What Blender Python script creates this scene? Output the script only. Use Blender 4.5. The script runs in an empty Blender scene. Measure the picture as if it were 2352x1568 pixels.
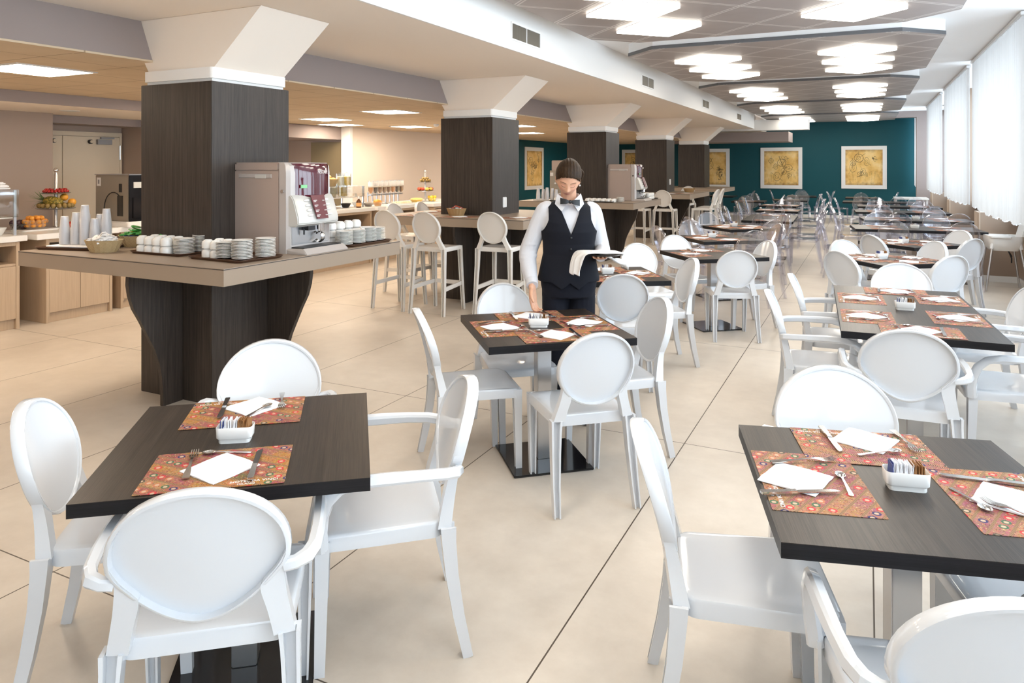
import bpy, bmesh, math, random
from mathutils import Vector, Matrix
random.seed(7)
S = bpy.context.scene
C = S.collection
PI = math.pi
R = math.radians

# ------------------------------------------------------------------ camera, sky, exposure
TH = R(26.3)                      # the camera looks 26.3 degrees left of the room's long axis
cam = bpy.data.cameras.new('camera')
camo = bpy.data.objects.new('camera', cam)
C.objects.link(camo)
camo.location = (0, 0, 1.658)
camo.rotation_euler = (R(90), 0, TH)
cam.sensor_fit = 'HORIZONTAL'
cam.sensor_width = 36
cam.lens = 36 * 1650 / 2352
cam.shift_y = -404 / 2352
cam.clip_start = 0.05
S.camera = camo

W = bpy.data.worlds.new('sky')
S.world = W
W.use_nodes = True
bg = W.node_tree.nodes['Background']
bg.inputs[0].default_value = (0.74, 0.87, 1.0, 1)
bg.inputs[1].default_value = 5.5

S.view_settings.view_transform = 'Standard'
S.view_settings.look = 'None'
S.view_settings.gamma = 1
S.view_settings.use_curve_mapping = False
S.view_settings.exposure = 0.56
cy = S.cycles
cy.use_denoising = True
cy.max_bounces = 10
cy.diffuse_bounces = 5
cy.glossy_bounces = 4
cy.transmission_bounces = 4
cy.transparent_max_bounces = 24
cy.caustics_reflective = False
cy.caustics_refractive = False
cy.sample_clamp_indirect = 6.0

HALL_LIGHT = ((1.0, 0.93, 0.82), 8.0)
BUFFET_LIGHT = ((1.0, 0.84, 0.66), 23.0)

# ------------------------------------------------------------------ materials
def newmat(name):
    m = bpy.data.materials.new(name)
    m.use_nodes = True
    return m, m.node_tree, m.node_tree.nodes['Principled BSDF']

def pbr(name, col, rough=0.5, metal=0.0, spec=0.5, bump=0.0, bscale=200, coat=0.0):
    m, t, b = newmat(name)
    b.inputs['Base Color'].default_value = (*col, 1)
    b.inputs['Roughness'].default_value = rough
    b.inputs['Metallic'].default_value = metal
    b.inputs['Specular IOR Level'].default_value = spec
    b.inputs['Coat Weight'].default_value = coat
    b.inputs['Coat Roughness'].default_value = 0.05
    nz = t.nodes.new('ShaderNodeTexNoise')
    nz.inputs['Scale'].default_value = bscale
    co = t.nodes.new('ShaderNodeTexCoord')
    t.links.new(co.outputs['Object'], nz.inputs['Vector'])
    if bump:
        bp = t.nodes.new('ShaderNodeBump')
        bp.inputs['Strength'].default_value = bump
        bp.inputs['Distance'].default_value = 0.002
        t.links.new(nz.outputs['Fac'], bp.inputs['Height'])
        t.links.new(bp.outputs[0], b.inputs['Normal'])
    return m

class NT:
    """small wrapper for building node graphs"""
    def __init__(s, name):
        s.m, s.t, s.b = newmat(name)
        s.L = s.t.links
    def n(s, typ, ins=None, **kw):
        o = s.t.nodes.new(typ)
        for k, v in kw.items():
            setattr(o, k, v)
        for k, v in (ins or {}).items():
            if isinstance(v, bpy.types.NodeSocket):
                s.L.new(v, o.inputs[k])
            else:
                o.inputs[k].default_value = v
        return o
    def math(s, op, a, b=0.0, c=None):
        d = {0: a, 1: b}
        if c is not None: d[2] = c
        return s.n('ShaderNodeMath', d, operation=op).outputs[0]
    def mix(s, fac, a, b):
        o = s.n('ShaderNodeMix', None, data_type='RGBA')
        for i, v in ((0, fac), (6, a), (7, b)):
            if isinstance(v, bpy.types.NodeSocket): s.L.new(v, o.inputs[i])
            elif i == 0: o.inputs[0].default_value = v
            else: o.inputs[i].default_value = (*v, 1)
        return o.outputs[2]
    def obj(s):
        return s.n('ShaderNodeTexCoord').outputs['Object']
    def mapping(s, vec, scale=(1, 1, 1), rot=(0, 0, 0), loc=(0, 0, 0)):
        return s.n('ShaderNodeMapping', {'Vector': vec, 'Scale': scale, 'Rotation': rot, 'Location': loc}).outputs[0]
    def noise(s, vec, scale, detail=3, rough=0.5):
        return s.n('ShaderNodeTexNoise', {'Vector': vec, 'Scale': scale, 'Detail': detail, 'Roughness': rough}).outputs['Fac']
    def ramp(s, fac, stops, interp='LINEAR'):
        o = s.n('ShaderNodeValToRGB', {'Fac': fac})
        cr = o.color_ramp
        cr.interpolation = interp
        while len(cr.elements) < len(stops): cr.elements.new(0.5)
        for e, (p, c) in zip(cr.elements, stops):
            e.position = p
            e.color = (*c, 1) if len(c) == 3 else c
        return o.outputs[0]
    def bump(s, h, strength=0.2, dist=0.002):
        o = s.n('ShaderNodeBump', {'Height': h, 'Strength': strength, 'Distance': dist})
        s.L.new(o.outputs[0], s.b.inputs['Normal'])
    def set(s, **kw):
        for k, v in kw.items():
            k = k.replace('_', ' ')
            if isinstance(v, bpy.types.NodeSocket): s.L.new(v, s.b.inputs[k])
            elif isinstance(v, tuple): s.b.inputs[k].default_value = (*v, 1)
            else: s.b.inputs[k].default_value = v
        return s.m

def wood(name, c0, c1, axis, rough=0.38, scale=1.0, spec=0.45):
    g = NT(name)
    sc = [260, 260, 260]
    sc[axis] = 5
    v = g.mapping(g.obj(), tuple(x * scale for x in sc))
    a = g.noise(v, 1.0, 4, 0.6)
    sc2 = [60, 60, 60]
    sc2[axis] = 1.2
    b = g.noise(g.mapping(g.obj(), tuple(x * scale for x in sc2)), 1.0, 3, 0.55)
    f = g.math('ADD', g.math('MULTIPLY', a, 0.65), g.math('MULTIPLY', b, 0.45))
    col = g.ramp(f, [(0.36, c0), (0.72, c1)])
    g.bump(a, 0.25, 0.001)
    return g.set(Base_Color=col, Roughness=rough, Specular_IOR_Level=spec)

M = {}
M['white_plastic'] = pbr('white_plastic', (0.66, 0.675, 0.70), 0.10, 0, 0.55)
M['stool_plastic'] = pbr('stool_plastic', (0.71, 0.69, 0.66), 0.22, 0, 0.5)
M['table_wood'] = wood('table_wood', (0.007, 0.0055, 0.0045), (0.048, 0.035, 0.027), 1, 0.38, 1.0, 0.32)
M['table_edge'] = wood('table_edge', (0.003, 0.003, 0.004), (0.012, 0.011, 0.013), 0, 0.4, 1.0, 0.25)
M['column_wood'] = wood('column_wood', (0.016, 0.013, 0.011), (0.066, 0.051, 0.042), 2, 0.40, 1.0, 0.35)
M['counter_taupe'] = pbr('counter_taupe', (0.32, 0.25, 0.19), 0.42, 0, 0.4, 0.05, 120)
M['cabinet_taupe'] = wood('cabinet_taupe', (0.44, 0.33, 0.225), (0.53, 0.40, 0.28), 2, 0.45)
M['cabinet_side'] = wood('cabinet_side', (0.16, 0.11, 0.075), (0.22, 0.16, 0.11), 2, 0.5)
M['white_top'] = pbr('white_top', (0.82, 0.80, 0.77), 0.3)
M['steel'] = pbr('steel', (0.55, 0.55, 0.56), 0.28, 1.0)
M['chrome'] = pbr('chrome', (0.75, 0.75, 0.76), 0.1, 1.0)
M['cutlery'] = pbr('cutlery', (0.62, 0.60, 0.58), 0.16, 1.0)
M['black_gloss'] = pbr('black_gloss', (0.012, 0.012, 0.014), 0.12, 0, 0.6)
M['black'] = pbr('black', (0.012, 0.012, 0.014), 0.5)
M['white_wall'] = pbr('white_wall', (0.86, 0.85, 0.83), 0.75, 0, 0.3, 0.03, 90)
M['ceiling_white'] = pbr('ceiling_white', (0.90, 0.90, 0.90), 0.8, 0, 0.2)
M['soffit_cream'] = pbr('soffit_cream', (0.93, 0.84, 0.74), 0.8, 0, 0.2)
M['mauve'] = pbr('mauve', (0.33, 0.275, 0.26), 0.7, 0, 0.25, 0.03, 120)
M['taupe_wall'] = pbr('taupe_wall', (0.42, 0.325, 0.265), 0.7, 0, 0.25, 0.03, 120)
M['beige_wall'] = pbr('beige_wall', (0.72, 0.63, 0.55), 0.75, 0, 0.25, 0.02, 90)
M['brown_wall'] = pbr('brown_wall', (0.36, 0.265, 0.20), 0.6, 0, 0.3, 0.03, 80)
M['brown_light'] = pbr('brown_light', (0.52, 0.42, 0.33), 0.6, 0, 0.3, 0.03, 80)
M['teal'] = pbr('teal', (0.0, 0.066, 0.086), 0.6, 0, 0.35, 0.03, 90)
M['door_cream'] = pbr('door_cream', (0.66, 0.56, 0.42), 0.5)
M['olive'] = pbr('olive', (0.26, 0.20, 0.11), 0.6)
M['porcelain'] = pbr('porcelain', (0.84, 0.83, 0.80), 0.12, 0, 0.5)
M['paper'] = pbr('paper', (0.85, 0.85, 0.86), 0.85, 0, 0.2, 0.1, 300)
M['frame_white'] = pbr('frame_white', (0.80, 0.80, 0.80), 0.4)
M['machine_silver'] = pbr('machine_silver', (0.56, 0.52, 0.50), 0.33, 0.35, 0.5)
M['machine_panel'] = pbr('machine_panel', (0.46, 0.375, 0.33), 0.36, 0.3, 0.5)
M['machine_grey'] = pbr('machine_grey', (0.60, 0.59, 0.56), 0.3, 0.1)
M['maroon'] = pbr('maroon', (0.085, 0.006, 0.016), 0.1, 0, 0.6, coat=0.6)
M['maroon_card'] = pbr('maroon_card', (0.13, 0.02, 0.03), 0.3)
M['lcd'] = pbr('lcd', (0.25, 0.62, 0.30), 0.4)
M['print_white'] = pbr('print_white', (0.82, 0.80, 0.78), 0.5)
M['tray_brown'] = pbr('tray_brown', (0.085, 0.038, 0.02), 0.3)
M['tray_black'] = pbr('tray_black', (0.02, 0.018, 0.018), 0.3)
M['dispenser_grey'] = pbr('dispenser_grey', (0.34, 0.31, 0.26), 0.4, 0.4)
M['sky_white'] = pbr('sky_white', (0.80, 0.80, 0.80), 0.5)
M['dark_rubber'] = pbr('dark_rubber', (0.02, 0.02, 0.02), 0.7)
M['louvre'] = pbr('louvre', (0.24, 0.21, 0.17), 0.45, 0.3)
M['grey_paint'] = pbr('grey_paint', (0.30, 0.30, 0.31), 0.5)

def see_through(name, tint, gloss_face=0.06, gloss_edge=0.55, rough=0.04, milk=0.0, edge_tint=None):
    """clear plastic or glass: transparent body with stronger, tinted reflection at grazing edges"""
    m = bpy.data.materials.new(name)
    m.use_nodes = True
    t = m.node_tree
    t.nodes.clear()
    out = t.nodes.new('ShaderNodeOutputMaterial')
    lw = t.nodes.new('ShaderNodeLayerWeight')
    lw.inputs['Blend'].default_value = 0.35
    mr = t.nodes.new('ShaderNodeMapRange')
    mr.inputs['To Min'].default_value = gloss_face
    mr.inputs['To Max'].default_value = gloss_edge
    t.links.new(lw.outputs['Facing'], mr.inputs['Value'])
    tr = t.nodes.new('ShaderNodeBsdfTransparent')
    mx0 = t.nodes.new('ShaderNodeMix')
    mx0.data_type = 'RGBA'
    mx0.inputs[6].default_value = (*tint, 1)
    mx0.inputs[7].default_value = (*(edge_tint or tint), 1)
    t.links.new(lw.outputs['Facing'], mx0.inputs[0])
    t.links.new(mx0.outputs[2], tr.inputs[0])
    gl = t.nodes.new('ShaderNodeBsdfGlossy')
    gl.inputs['Roughness'].default_value = rough
    gl.inputs['Color'].default_value = (0.95, 0.96, 1, 1)
    mx = t.nodes.new('ShaderNodeMixShader')
    t.links.new(mr.outputs[0], mx.inputs[0])
    t.links.new(tr.outputs[0], mx.inputs[1])
    t.links.new(gl.outputs[0], mx.inputs[2])
    last = mx
    if milk:
        df = t.nodes.new('ShaderNodeBsdfDiffuse')
        df.inputs[0].default_value = (0.9, 0.9, 0.92, 1)
        m2 = t.nodes.new('ShaderNodeMixShader')
        m2.inputs[0].default_value = milk
        t.links.new(mx.outputs[0], m2.inputs[1])
        t.links.new(df.outputs[0], m2.inputs[2])
        last = m2
    t.links.new(last.outputs[0], out.inputs[0])
    return m
M['clear'] = see_through('clear_polycarbonate', (0.93, 0.93, 0.95), 0.07, 0.55, 0.05, 0.0, (0.84, 0.85, 0.92))
M['glass'] = see_through('glass', (0.96, 0.97, 0.96), 0.05, 0.5, 0.02)
M['cup_plastic'] = see_through('cup_plastic', (0.985, 0.985, 0.99), 0.05, 0.30, 0.08, 0.42)
M['pane'] = see_through('window_pane', (0.97, 0.98, 0.98), 0.04, 0.4, 0.01)

def glow(name, col, strength):
    m = bpy.data.materials.new(name)
    m.use_nodes = True
    t = m.node_tree
    t.nodes.clear()
    out = t.nodes.new('ShaderNodeOutputMaterial')
    e = t.nodes.new('ShaderNodeEmission')
    e.inputs[0].default_value = (*col, 1)
    e.inputs[1].default_value = strength
    t.links.new(e.outputs[0], out.inputs[0])
    return m
M['hall_glow'] = glow('hall_light_diffuser', *HALL_LIGHT)
M['buffet_glow'] = glow('buffet_light_diffuser', *BUFFET_LIGHT)

# vertical-blind fabric: lets daylight through
def blind_mat():
    m = bpy.data.materials.new('blind_fabric')
    m.use_nodes = True
    t = m.node_tree
    t.nodes.clear()
    out = t.nodes.new('ShaderNodeOutputMaterial')
    d = t.nodes.new('ShaderNodeBsdfDiffuse')
    d.inputs[0].default_value = (0.80, 0.79, 0.78, 1)
    tl = t.nodes.new('ShaderNodeBsdfTranslucent')
    tl.inputs[0].default_value = (0.43, 0.425, 0.42, 1)
    tx = t.nodes.new('ShaderNodeTexNoise')
    tx.inputs['Scale'].default_value = 300
    bp = t.nodes.new('ShaderNodeBump')
    bp.inputs['Strength'].default_value = 0.1
    t.links.new(tx.outputs['Fac'], bp.inputs['Height'])
    t.links.new(bp.outputs[0], d.inputs['Normal'])
    mx = t.nodes.new('ShaderNodeMixShader')
    mx.inputs[0].default_value = 0.45
    t.links.new(d.outputs[0], mx.inputs[1])
    t.links.new(tl.outputs[0], mx.inputs[2])
    t.links.new(mx.outputs[0], out.inputs[0])
    return m
M['blind'] = blind_mat()

# floor: large cream porcelain tiles, thin brown joints
def floor_mat():
    g = NT('floor_tile')
    o = g.obj()
    sx = g.n('ShaderNodeSeparateXYZ', {0: o})
    def joint(sock, off, period, w):
        a = g.math('FRACT', g.math('DIVIDE', g.math('ADD', sock, off), period))
        d = g.math('MINIMUM', a, g.math('SUBTRACT', 1.0, a))
        return g.math('LESS_THAN', g.math('MULTIPLY', d, period), w)
    j = g.math('MAXIMUM', joint(sx.outputs[0], 20.977, 1.0, 0.003), joint(sx.outputs[1], 20.7, 2.5, 0.003))
    c1 = g.noise(o, 1.1, 5, 0.6)
    c2 = g.noise(o, 7.0, 5, 0.65)
    f = g.math('ADD', g.math('MULTIPLY', c1, 0.6), g.math('MULTIPLY', c2, 0.4))
    col = g.ramp(f, [(0.30, (0.50, 0.43, 0.355)), (0.70, (0.68, 0.61, 0.525))])
    col = g.mix(j, col, (0.07, 0.05, 0.032))
    rgh = g.ramp(c2, [(0.3, (0.34,) * 3), (0.7, (0.48,) * 3)])
    g.bump(g.math('SUBTRACT', 1.0, j), 0.25, 0.002)
    return g.set(Base_Color=col, Roughness=rgh, Specular_IOR_Level=0.4)
M['floor'] = floor_mat()

# acoustic tiles and grey metal ceiling panels, both with a grid of joints
def grid_mat(name, c0, c1, line, period, rot, w, off=(0, 0), rough=0.7, metal=0.0, double=False):
    g = NT(name)
    v = g.mapping(g.obj(), (1, 1, 1), (0, 0, rot), (off[0], off[1], 0))
    sx = g.n('ShaderNodeSeparateXYZ', {0: v})
    def joint(sock):
        a = g.math('FRACT', g.math('DIVIDE', g.math('ADD', sock, 60 * period), period))
        d = g.math('MULTIPLY', g.math('MINIMUM', a, g.math('SUBTRACT', 1.0, a)), period)
        j = g.math('LESS_THAN', d, w)
        if double:
            j = g.math('MULTIPLY', j, g.math('GREATER_THAN', d, w * 0.35))
        return j
    j = g.math('MAXIMUM', joint(sx.outputs[0]), joint(sx.outputs[1]))
    nz = g.noise(g.obj(), 3.0, 3)
    col = g.mix(j, g.ramp(nz, [(0.35, c0), (0.65, c1)]), line)
    g.bump(g.math('SUBTRACT', 1.0, j), 0.3, 0.003)
    return g.set(Base_Color=col, Roughness=rough, Metallic=metal)
M['tile_ceiling'] = grid_mat('acoustic_tile', (0.60, 0.47, 0.32), (0.64, 0.51, 0.355), (0.36, 0.26, 0.16), 0.63, 0, 0.006, (0.15, 0.1))
M['cloud_panel'] = grid_mat('grey_metal_panel', (0.36, 0.315, 0.30), (0.39, 0.345, 0.33), (0.66, 0.62, 0.59), 0.6, R(45), 0.024, (0.3, 0.3), 0.40, 0.1, True)
M['cloud_edge'] = pbr('panel_edge', (0.13, 0.13, 0.135), 0.5)

# printed placemat: slanting embroidered bands with rings
def mat_print(name, rose):
    g = NT(name)
    o = g.obj()
    v = g.mapping(o, (1, 1, 1), (0, 0, R(34)))
    sx = g.n('ShaderNodeSeparateXYZ', {0: v})
    x, y = sx.outputs[0], sx.outputs[1]
    band = g.math('FLOOR', g.math('DIVIDE', y, 0.044))
    fy = g.math('FRACT', g.math('DIVIDE', y, 0.044))
    # patch colour by band and block
    blk = g.math('FLOOR', g.math('ADD', g.math('DIVIDE', x, 0.09), g.math('MULTIPLY', band, 0.37)))
    rnd = g.n('ShaderNodeTexWhiteNoise', {'Vector': g.n('ShaderNodeCombineXYZ', {0: blk, 1: band, 2: 3.0}).outputs[0]}, noise_dimensions='3D').outputs['Value']
    base = g.ramp(rnd, [(0.0, (0.36, 0.075, 0.055)), (0.18, (0.47, 0.21, 0.03)), (0.36, (0.40, 0.12, 0.085)),
                        (0.52, (0.46, 0.26, 0.09)), (0.68, (0.30, 0.05, 0.06)), (0.82, (0.15, 0.13, 0.035)), (0.92, (0.48, 0.19, 0.15))], 'CONSTANT')
    base = g.mix(rose, base, (0.40, 0.20, 0.19))
    nz = g.noise(o, 210, 2)
    nz2 = g.n('ShaderNodeTexVoronoi', {'Vector': o, 'Scale': 150.0}).outputs['Color']
    base = g.mix(0.10, base, nz2)
    base = g.mix(g.math('GREATER_THAN', nz, 0.60), base, (0.20, 0.08, 0.06))
    base = g.mix(g.math('GREATER_THAN', g.noise(o, 160, 2), 0.64), base, (0.62, 0.46, 0.22))
    # rings marching along each band
    fx = g.math('FRACT', g.math('DIVIDE', x, 0.031))
    cell = g.math('FLOOR', g.math('DIVIDE', x, 0.031))
    dx = g.math('MULTIPLY', g.math('SUBTRACT', fx, 0.5), 0.031)
    dy = g.math('MULTIPLY', g.math('SUBTRACT', fy, 0.5), 0.044)
    d = g.math('SQRT', g.math('ADD', g.math('MULTIPLY', dx, dx), g.math('MULTIPLY', dy, dy)))
    r2 = g.n('ShaderNodeTexWhiteNoise', {'Vector': g.n('ShaderNodeCombineXYZ', {0: cell, 1: band, 2: 9.0}).outputs[0]}, noise_dimensions='3D').outputs['Value']
    on = g.math('GREATER_THAN', r2, 0.46)
    ring = g.math('MULTIPLY', g.math('LESS_THAN', d, 0.0115), on)
    inner = g.math('MULTIPLY', g.math('LESS_THAN', d, 0.0062), on)
    rc = g.ramp(r2, [(0.0, (0.05, 0.05, 0.16)), (0.46, (0.05, 0.05, 0.16)), (0.58, (0.66, 0.06, 0.07)), (0.72, (0.10, 0.10, 0.07)), (0.84, (0.58, 0.22, 0.12)), (0.93, (0.07, 0.18, 0.10))], 'CONSTANT')
    base = g.mix(ring, base, rc)
    base = g.mix(inner, base, (0.66, 0.50, 0.36))
    # dark braid between bands
    edge = g.math('LESS_THAN', g.math('MINIMUM', fy, g.math('SUBTRACT', 1.0, fy)), 0.085)
    zig = g.math('GREATER_THAN', g.math('FRACT', g.math('DIVIDE', x, 0.0046)), 0.42)
    base = g.mix(edge, base, g.mix(zig, (0.62, 0.42, 0.22), (0.075, 0.035, 0.025)))
    base = g.n('ShaderNodeMix', {6: base, 7: (0.74, 0.68, 0.65, 1), 0: 1.0}, data_type='RGBA', blend_type='MULTIPLY').outputs[2]
    return g.set(Base_Color=base, Roughness=0.6, Specular_IOR_Level=0.2)
M['placemat'] = mat_print('placemat_print', 0.06)
M['placemat_rose'] = mat_print('placemat_print_rose', 0.38)

def woven(name, c0, c1, sc=90):
    g = NT(name)
    w1 = g.n('ShaderNodeTexWave', {'Vector': g.obj(), 'Scale': sc, 'Distortion': 2.0}, bands_direction='Z').outputs['Fac']
    w2 = g.n('ShaderNodeTexWave', {'Vector': g.obj(), 'Scale': sc * 0.7, 'Distortion': 2.0}, bands_direction='DIAGONAL').outputs['Fac']
    f = g.math('MULTIPLY', w1, w2)
    g.bump(f, 0.6, 0.003)
    return g.set(Base_Color=g.ramp(f, [(0.1, c0), (0.7, c1)]), Roughness=0.7)
M['wicker'] = woven('wicker', (0.30, 0.17, 0.06), (0.66, 0.47, 0.24))
M['wicker_pale'] = woven('wicker_pale', (0.40, 0.28, 0.13), (0.72, 0.58, 0.36))

def fruit(name, c0, c1, sc=25, rough=0.4):
    g = NT(name)
    return g.set(Base_Color=g.ramp(g.noise(g.obj(), sc, 3), [(0.35, c0), (0.65, c1)]), Roughness=rough)
M['apricot'] = fruit('apricot_skin', (0.80, 0.28, 0.03), (0.88, 0.42, 0.06))
M['orange'] = fruit('orange_skin', (0.85, 0.34, 0.03), (0.90, 0.44, 0.05), 60)
M['apple_red'] = fruit('apple_skin', (0.45, 0.03, 0.02), (0.66, 0.12, 0.04), 12)
M['apple_yellow'] = fruit('yellow_apple_skin', (0.72, 0.55, 0.10), (0.66, 0.42, 0.10), 12)
M['kiwi'] = fruit('kiwi_skin', (0.26, 0.17, 0.05), (0.40, 0.27, 0.09), 80, 0.8)
M['cherry'] = fruit('cherry_skin', (0.36, 0.012, 0.012), (0.55, 0.04, 0.03), 30, 0.2)
M['plum'] = fruit('plum_skin', (0.03, 0.012, 0.02), (0.07, 0.03, 0.04), 20, 0.3)
M['lemon'] = fruit('lemon_skin', (0.85, 0.58, 0.03), (0.92, 0.68, 0.06), 60)
M['leaf'] = fruit('leaf', (0.10, 0.20, 0.05), (0.22, 0.32, 0.10), 20, 0.5)
M['cheese'] = fruit('pale_food', (0.80, 0.70, 0.45), (0.86, 0.78, 0.58), 30, 0.6)
M['bread'] = fruit('bread_crust', (0.70, 0.42, 0.14), (0.82, 0.58, 0.26), 18, 0.7)
M['juice'] = fruit('fruit_salad', (0.85, 0.52, 0.04), (0.90, 0.68, 0.18), 40, 0.4)
M['cereal_a'] = fruit('amber_flakes', (0.52, 0.17, 0.02), (0.66, 0.26, 0.05), 90, 0.7)
M['cereal_b'] = fruit('brown_flakes', (0.20, 0.085, 0.03), (0.32, 0.15, 0.06), 90, 0.7)
M['cereal_c'] = fruit('dark_flakes', (0.03, 0.02, 0.015), (0.08, 0.05, 0.03), 90, 0.7)
M['jam_dark'] = pbr('jam_dark', (0.05, 0.03, 0.025), 0.3)
M['compote'] = pbr('compote', (0.30, 0.24, 0.20), 0.5)
M['green_wrap'] = pbr('green_wrap', (0.05, 0.30, 0.05), 0.35)
M['blue_wrap'] = pbr('blue_wrap', (0.03, 0.09, 0.35), 0.35)
M['yellow_wrap'] = pbr('yellow_wrap', (0.80, 0.62, 0.05), 0.35)
M['red_wrap'] = pbr('red_wrap', (0.42, 0.06, 0.03), 0.35)
M['sachet_white'] = pbr('sachet_white', (0.78, 0.78, 0.80), 0.5)
M['sachet_brown'] = pbr('sachet_brown', (0.30, 0.14, 0.05), 0.5)
M['sachet_blue'] = pbr('sachet_blue', (0.05, 0.07, 0.22), 0.5)
M['syrup'] = pbr('syrup', (0.10, 0.035, 0.012), 0.15)
M['syrup_label'] = pbr('syrup_label', (0.72, 0.36, 0.12), 0.5)

def pineapple_mat():
    g = NT('pineapple_skin')
    v = g.n('ShaderNodeTexVoronoi', {'Vector': g.obj(), 'Scale': 55.0})
    g.bump(v.outputs['Distance'], 0.8, 0.006)
    return g.set(Base_Color=g.ramp(v.outputs['Distance'], [(0.15, (0.62, 0.42, 0.06)), (0.6, (0.16, 0.13, 0.02))]), Roughness=0.6)
M['pineapple'] = pineapple_mat()

def parchment(name, seed):
    """old paper with generic ink gears and rules, in the panel's own X/Z"""
    g = NT(name)
    o = g.obj()
    sx = g.n('ShaderNodeSeparateXYZ', {0: o})
    x, z = sx.outputs[0], sx.outputs[2]
    n1 = g.noise(g.mapping(o, (1, 1, 1), (0, 0, 0), (seed * 3.1, 0, seed)), 2.4, 5, 0.6)
    col = g.ramp(n1, [(0.30, (0.62, 0.34, 0.07)), (0.50, (0.82, 0.56, 0.20)), (0.70, (0.88, 0.70, 0.36))])
    rn = random.Random(seed)
    ink = None
    warp = g.math('MULTIPLY', g.math('SUBTRACT', g.noise(o, 14, 2), 0.5), 0.05)
    for k in range(9):
        cx, cz, r = rn.uniform(-0.32, 0.32), rn.uniform(-0.3, 0.34), rn.uniform(0.05, 0.15)
        dx = g.math('MULTIPLY', g.math('SUBTRACT', x, cx), rn.uniform(0.8, 1.9))
        dz = g.math('SUBTRACT', z, cz)
        d = g.math('ADD', g.math('SQRT', g.math('ADD', g.math('MULTIPLY', dx, dx), g.math('MULTIPLY', dz, dz))), warp)
        q = g.math('LESS_THAN', g.math('ABSOLUTE', g.math('SUBTRACT', d, r)), 0.007)
        q2 = g.math('LESS_THAN', g.math('ABSOLUTE', g.math('SUBTRACT', d, r * 0.45)), 0.004)
        q = g.math('MAXIMUM', q, q2)
        a, b = rn.uniform(-1, 1), rn.uniform(-1, 1)
        ln = g.math('LESS_THAN', g.math('ABSOLUTE', g.math('ADD', g.math('ADD', g.math('MULTIPLY', dx, a), g.math('MULTIPLY', dz, b)), warp)), 0.005)
        ln = g.math('MULTIPLY', ln, g.math('LESS_THAN', d, r * 1.9))
        q = g.math('MAXIMUM', q, ln)
        ink = q if ink is None else g.math('MAXIMUM', ink, q)
    hatch = g.math('MULTIPLY', g.math('LESS_THAN', g.math('FRACT', g.math('MULTIPLY', g.math('ADD', z, warp), 40)), 0.35), g.math('GREATER_THAN', g.noise(g.mapping(o, (30, 30, 5)), 1.0, 2), 0.56))
    hatch = g.math('MULTIPLY', hatch, g.math('LESS_THAN', z, -0.12))
    soft = g.math('MULTIPLY', ink, g.math('ADD', g.noise(o, 20, 2), 0.25))
    ex = g.math('MAXIMUM', g.math('ABSOLUTE', x), g.math('ABSOLUTE', z))
    burn = g.n('ShaderNodeMapRange', {'Value': g.math('ADD', ex, g.math('MULTIPLY', g.noise(o, 9, 3), 0.16)), 'From Min': 0.53, 'From Max': 0.64}).outputs[0]
    col = g.mix(g.math('MULTIPLY', burn, 0.75), col, (0.22, 0.09, 0.02))
    col = g.mix(soft, col, (0.06, 0.035, 0.015))
    col = g.mix(g.math('MULTIPLY', hatch, 0.5), col, (0.14, 0.08, 0.03))
    return g.set(Base_Color=col, Roughness=0.7)

def fabric(name, col, rough=0.85, sc=700, bump=0.3, fold=0.0):
    g = NT(name)
    h = g.noise(g.obj(), sc, 2)
    if fold:
        f = g.noise(g.mapping(g.obj(), (14, 14, 4)), 1.0, 3)
        h = g.math('ADD', g.math('MULTIPLY', h, 0.1), g.math('MULTIPLY', f, 1.0))
        g.bump(h, fold, 0.02)
    else:
        g.bump(h, bump, 0.001)
    return g.set(Base_Color=col, Roughness=rough, Specular_IOR_Level=0.25)
M['shirt'] = fabric('shirt_cotton', (0.66, 0.66, 0.69), 0.8, 500, 0.2, 0.55)
M['vest'] = fabric('vest_cloth', (0.006, 0.007, 0.012), 0.8)
M['trouser'] = fabric('trouser_cloth', (0.006, 0.007, 0.013), 0.85, 400, 0.2, 0.25)
M['satin'] = pbr('black_satin', (0.008, 0.008, 0.010), 0.35)
M['shoe'] = pbr('black_leather', (0.012, 0.012, 0.012), 0.3)
M['linen'] = fabric('napkin_linen', (0.84, 0.83, 0.81), 0.85, 500, 0.2, 0.2)

def hair_mat():
    g = NT('brown_hair')
    v = g.mapping(g.obj(), (160, 50, 50))
    f = g.noise(v, 1.0, 4, 0.6)
    g.bump(f, 0.5, 0.004)
    return g.set(Base_Color=g.ramp(f, [(0.3, (0.012, 0.006, 0.0025)), (0.75, (0.050, 0.024, 0.008))]), Roughness=0.55, Specular_IOR_Level=0.2)
M['hair'] = hair_mat()

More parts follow.
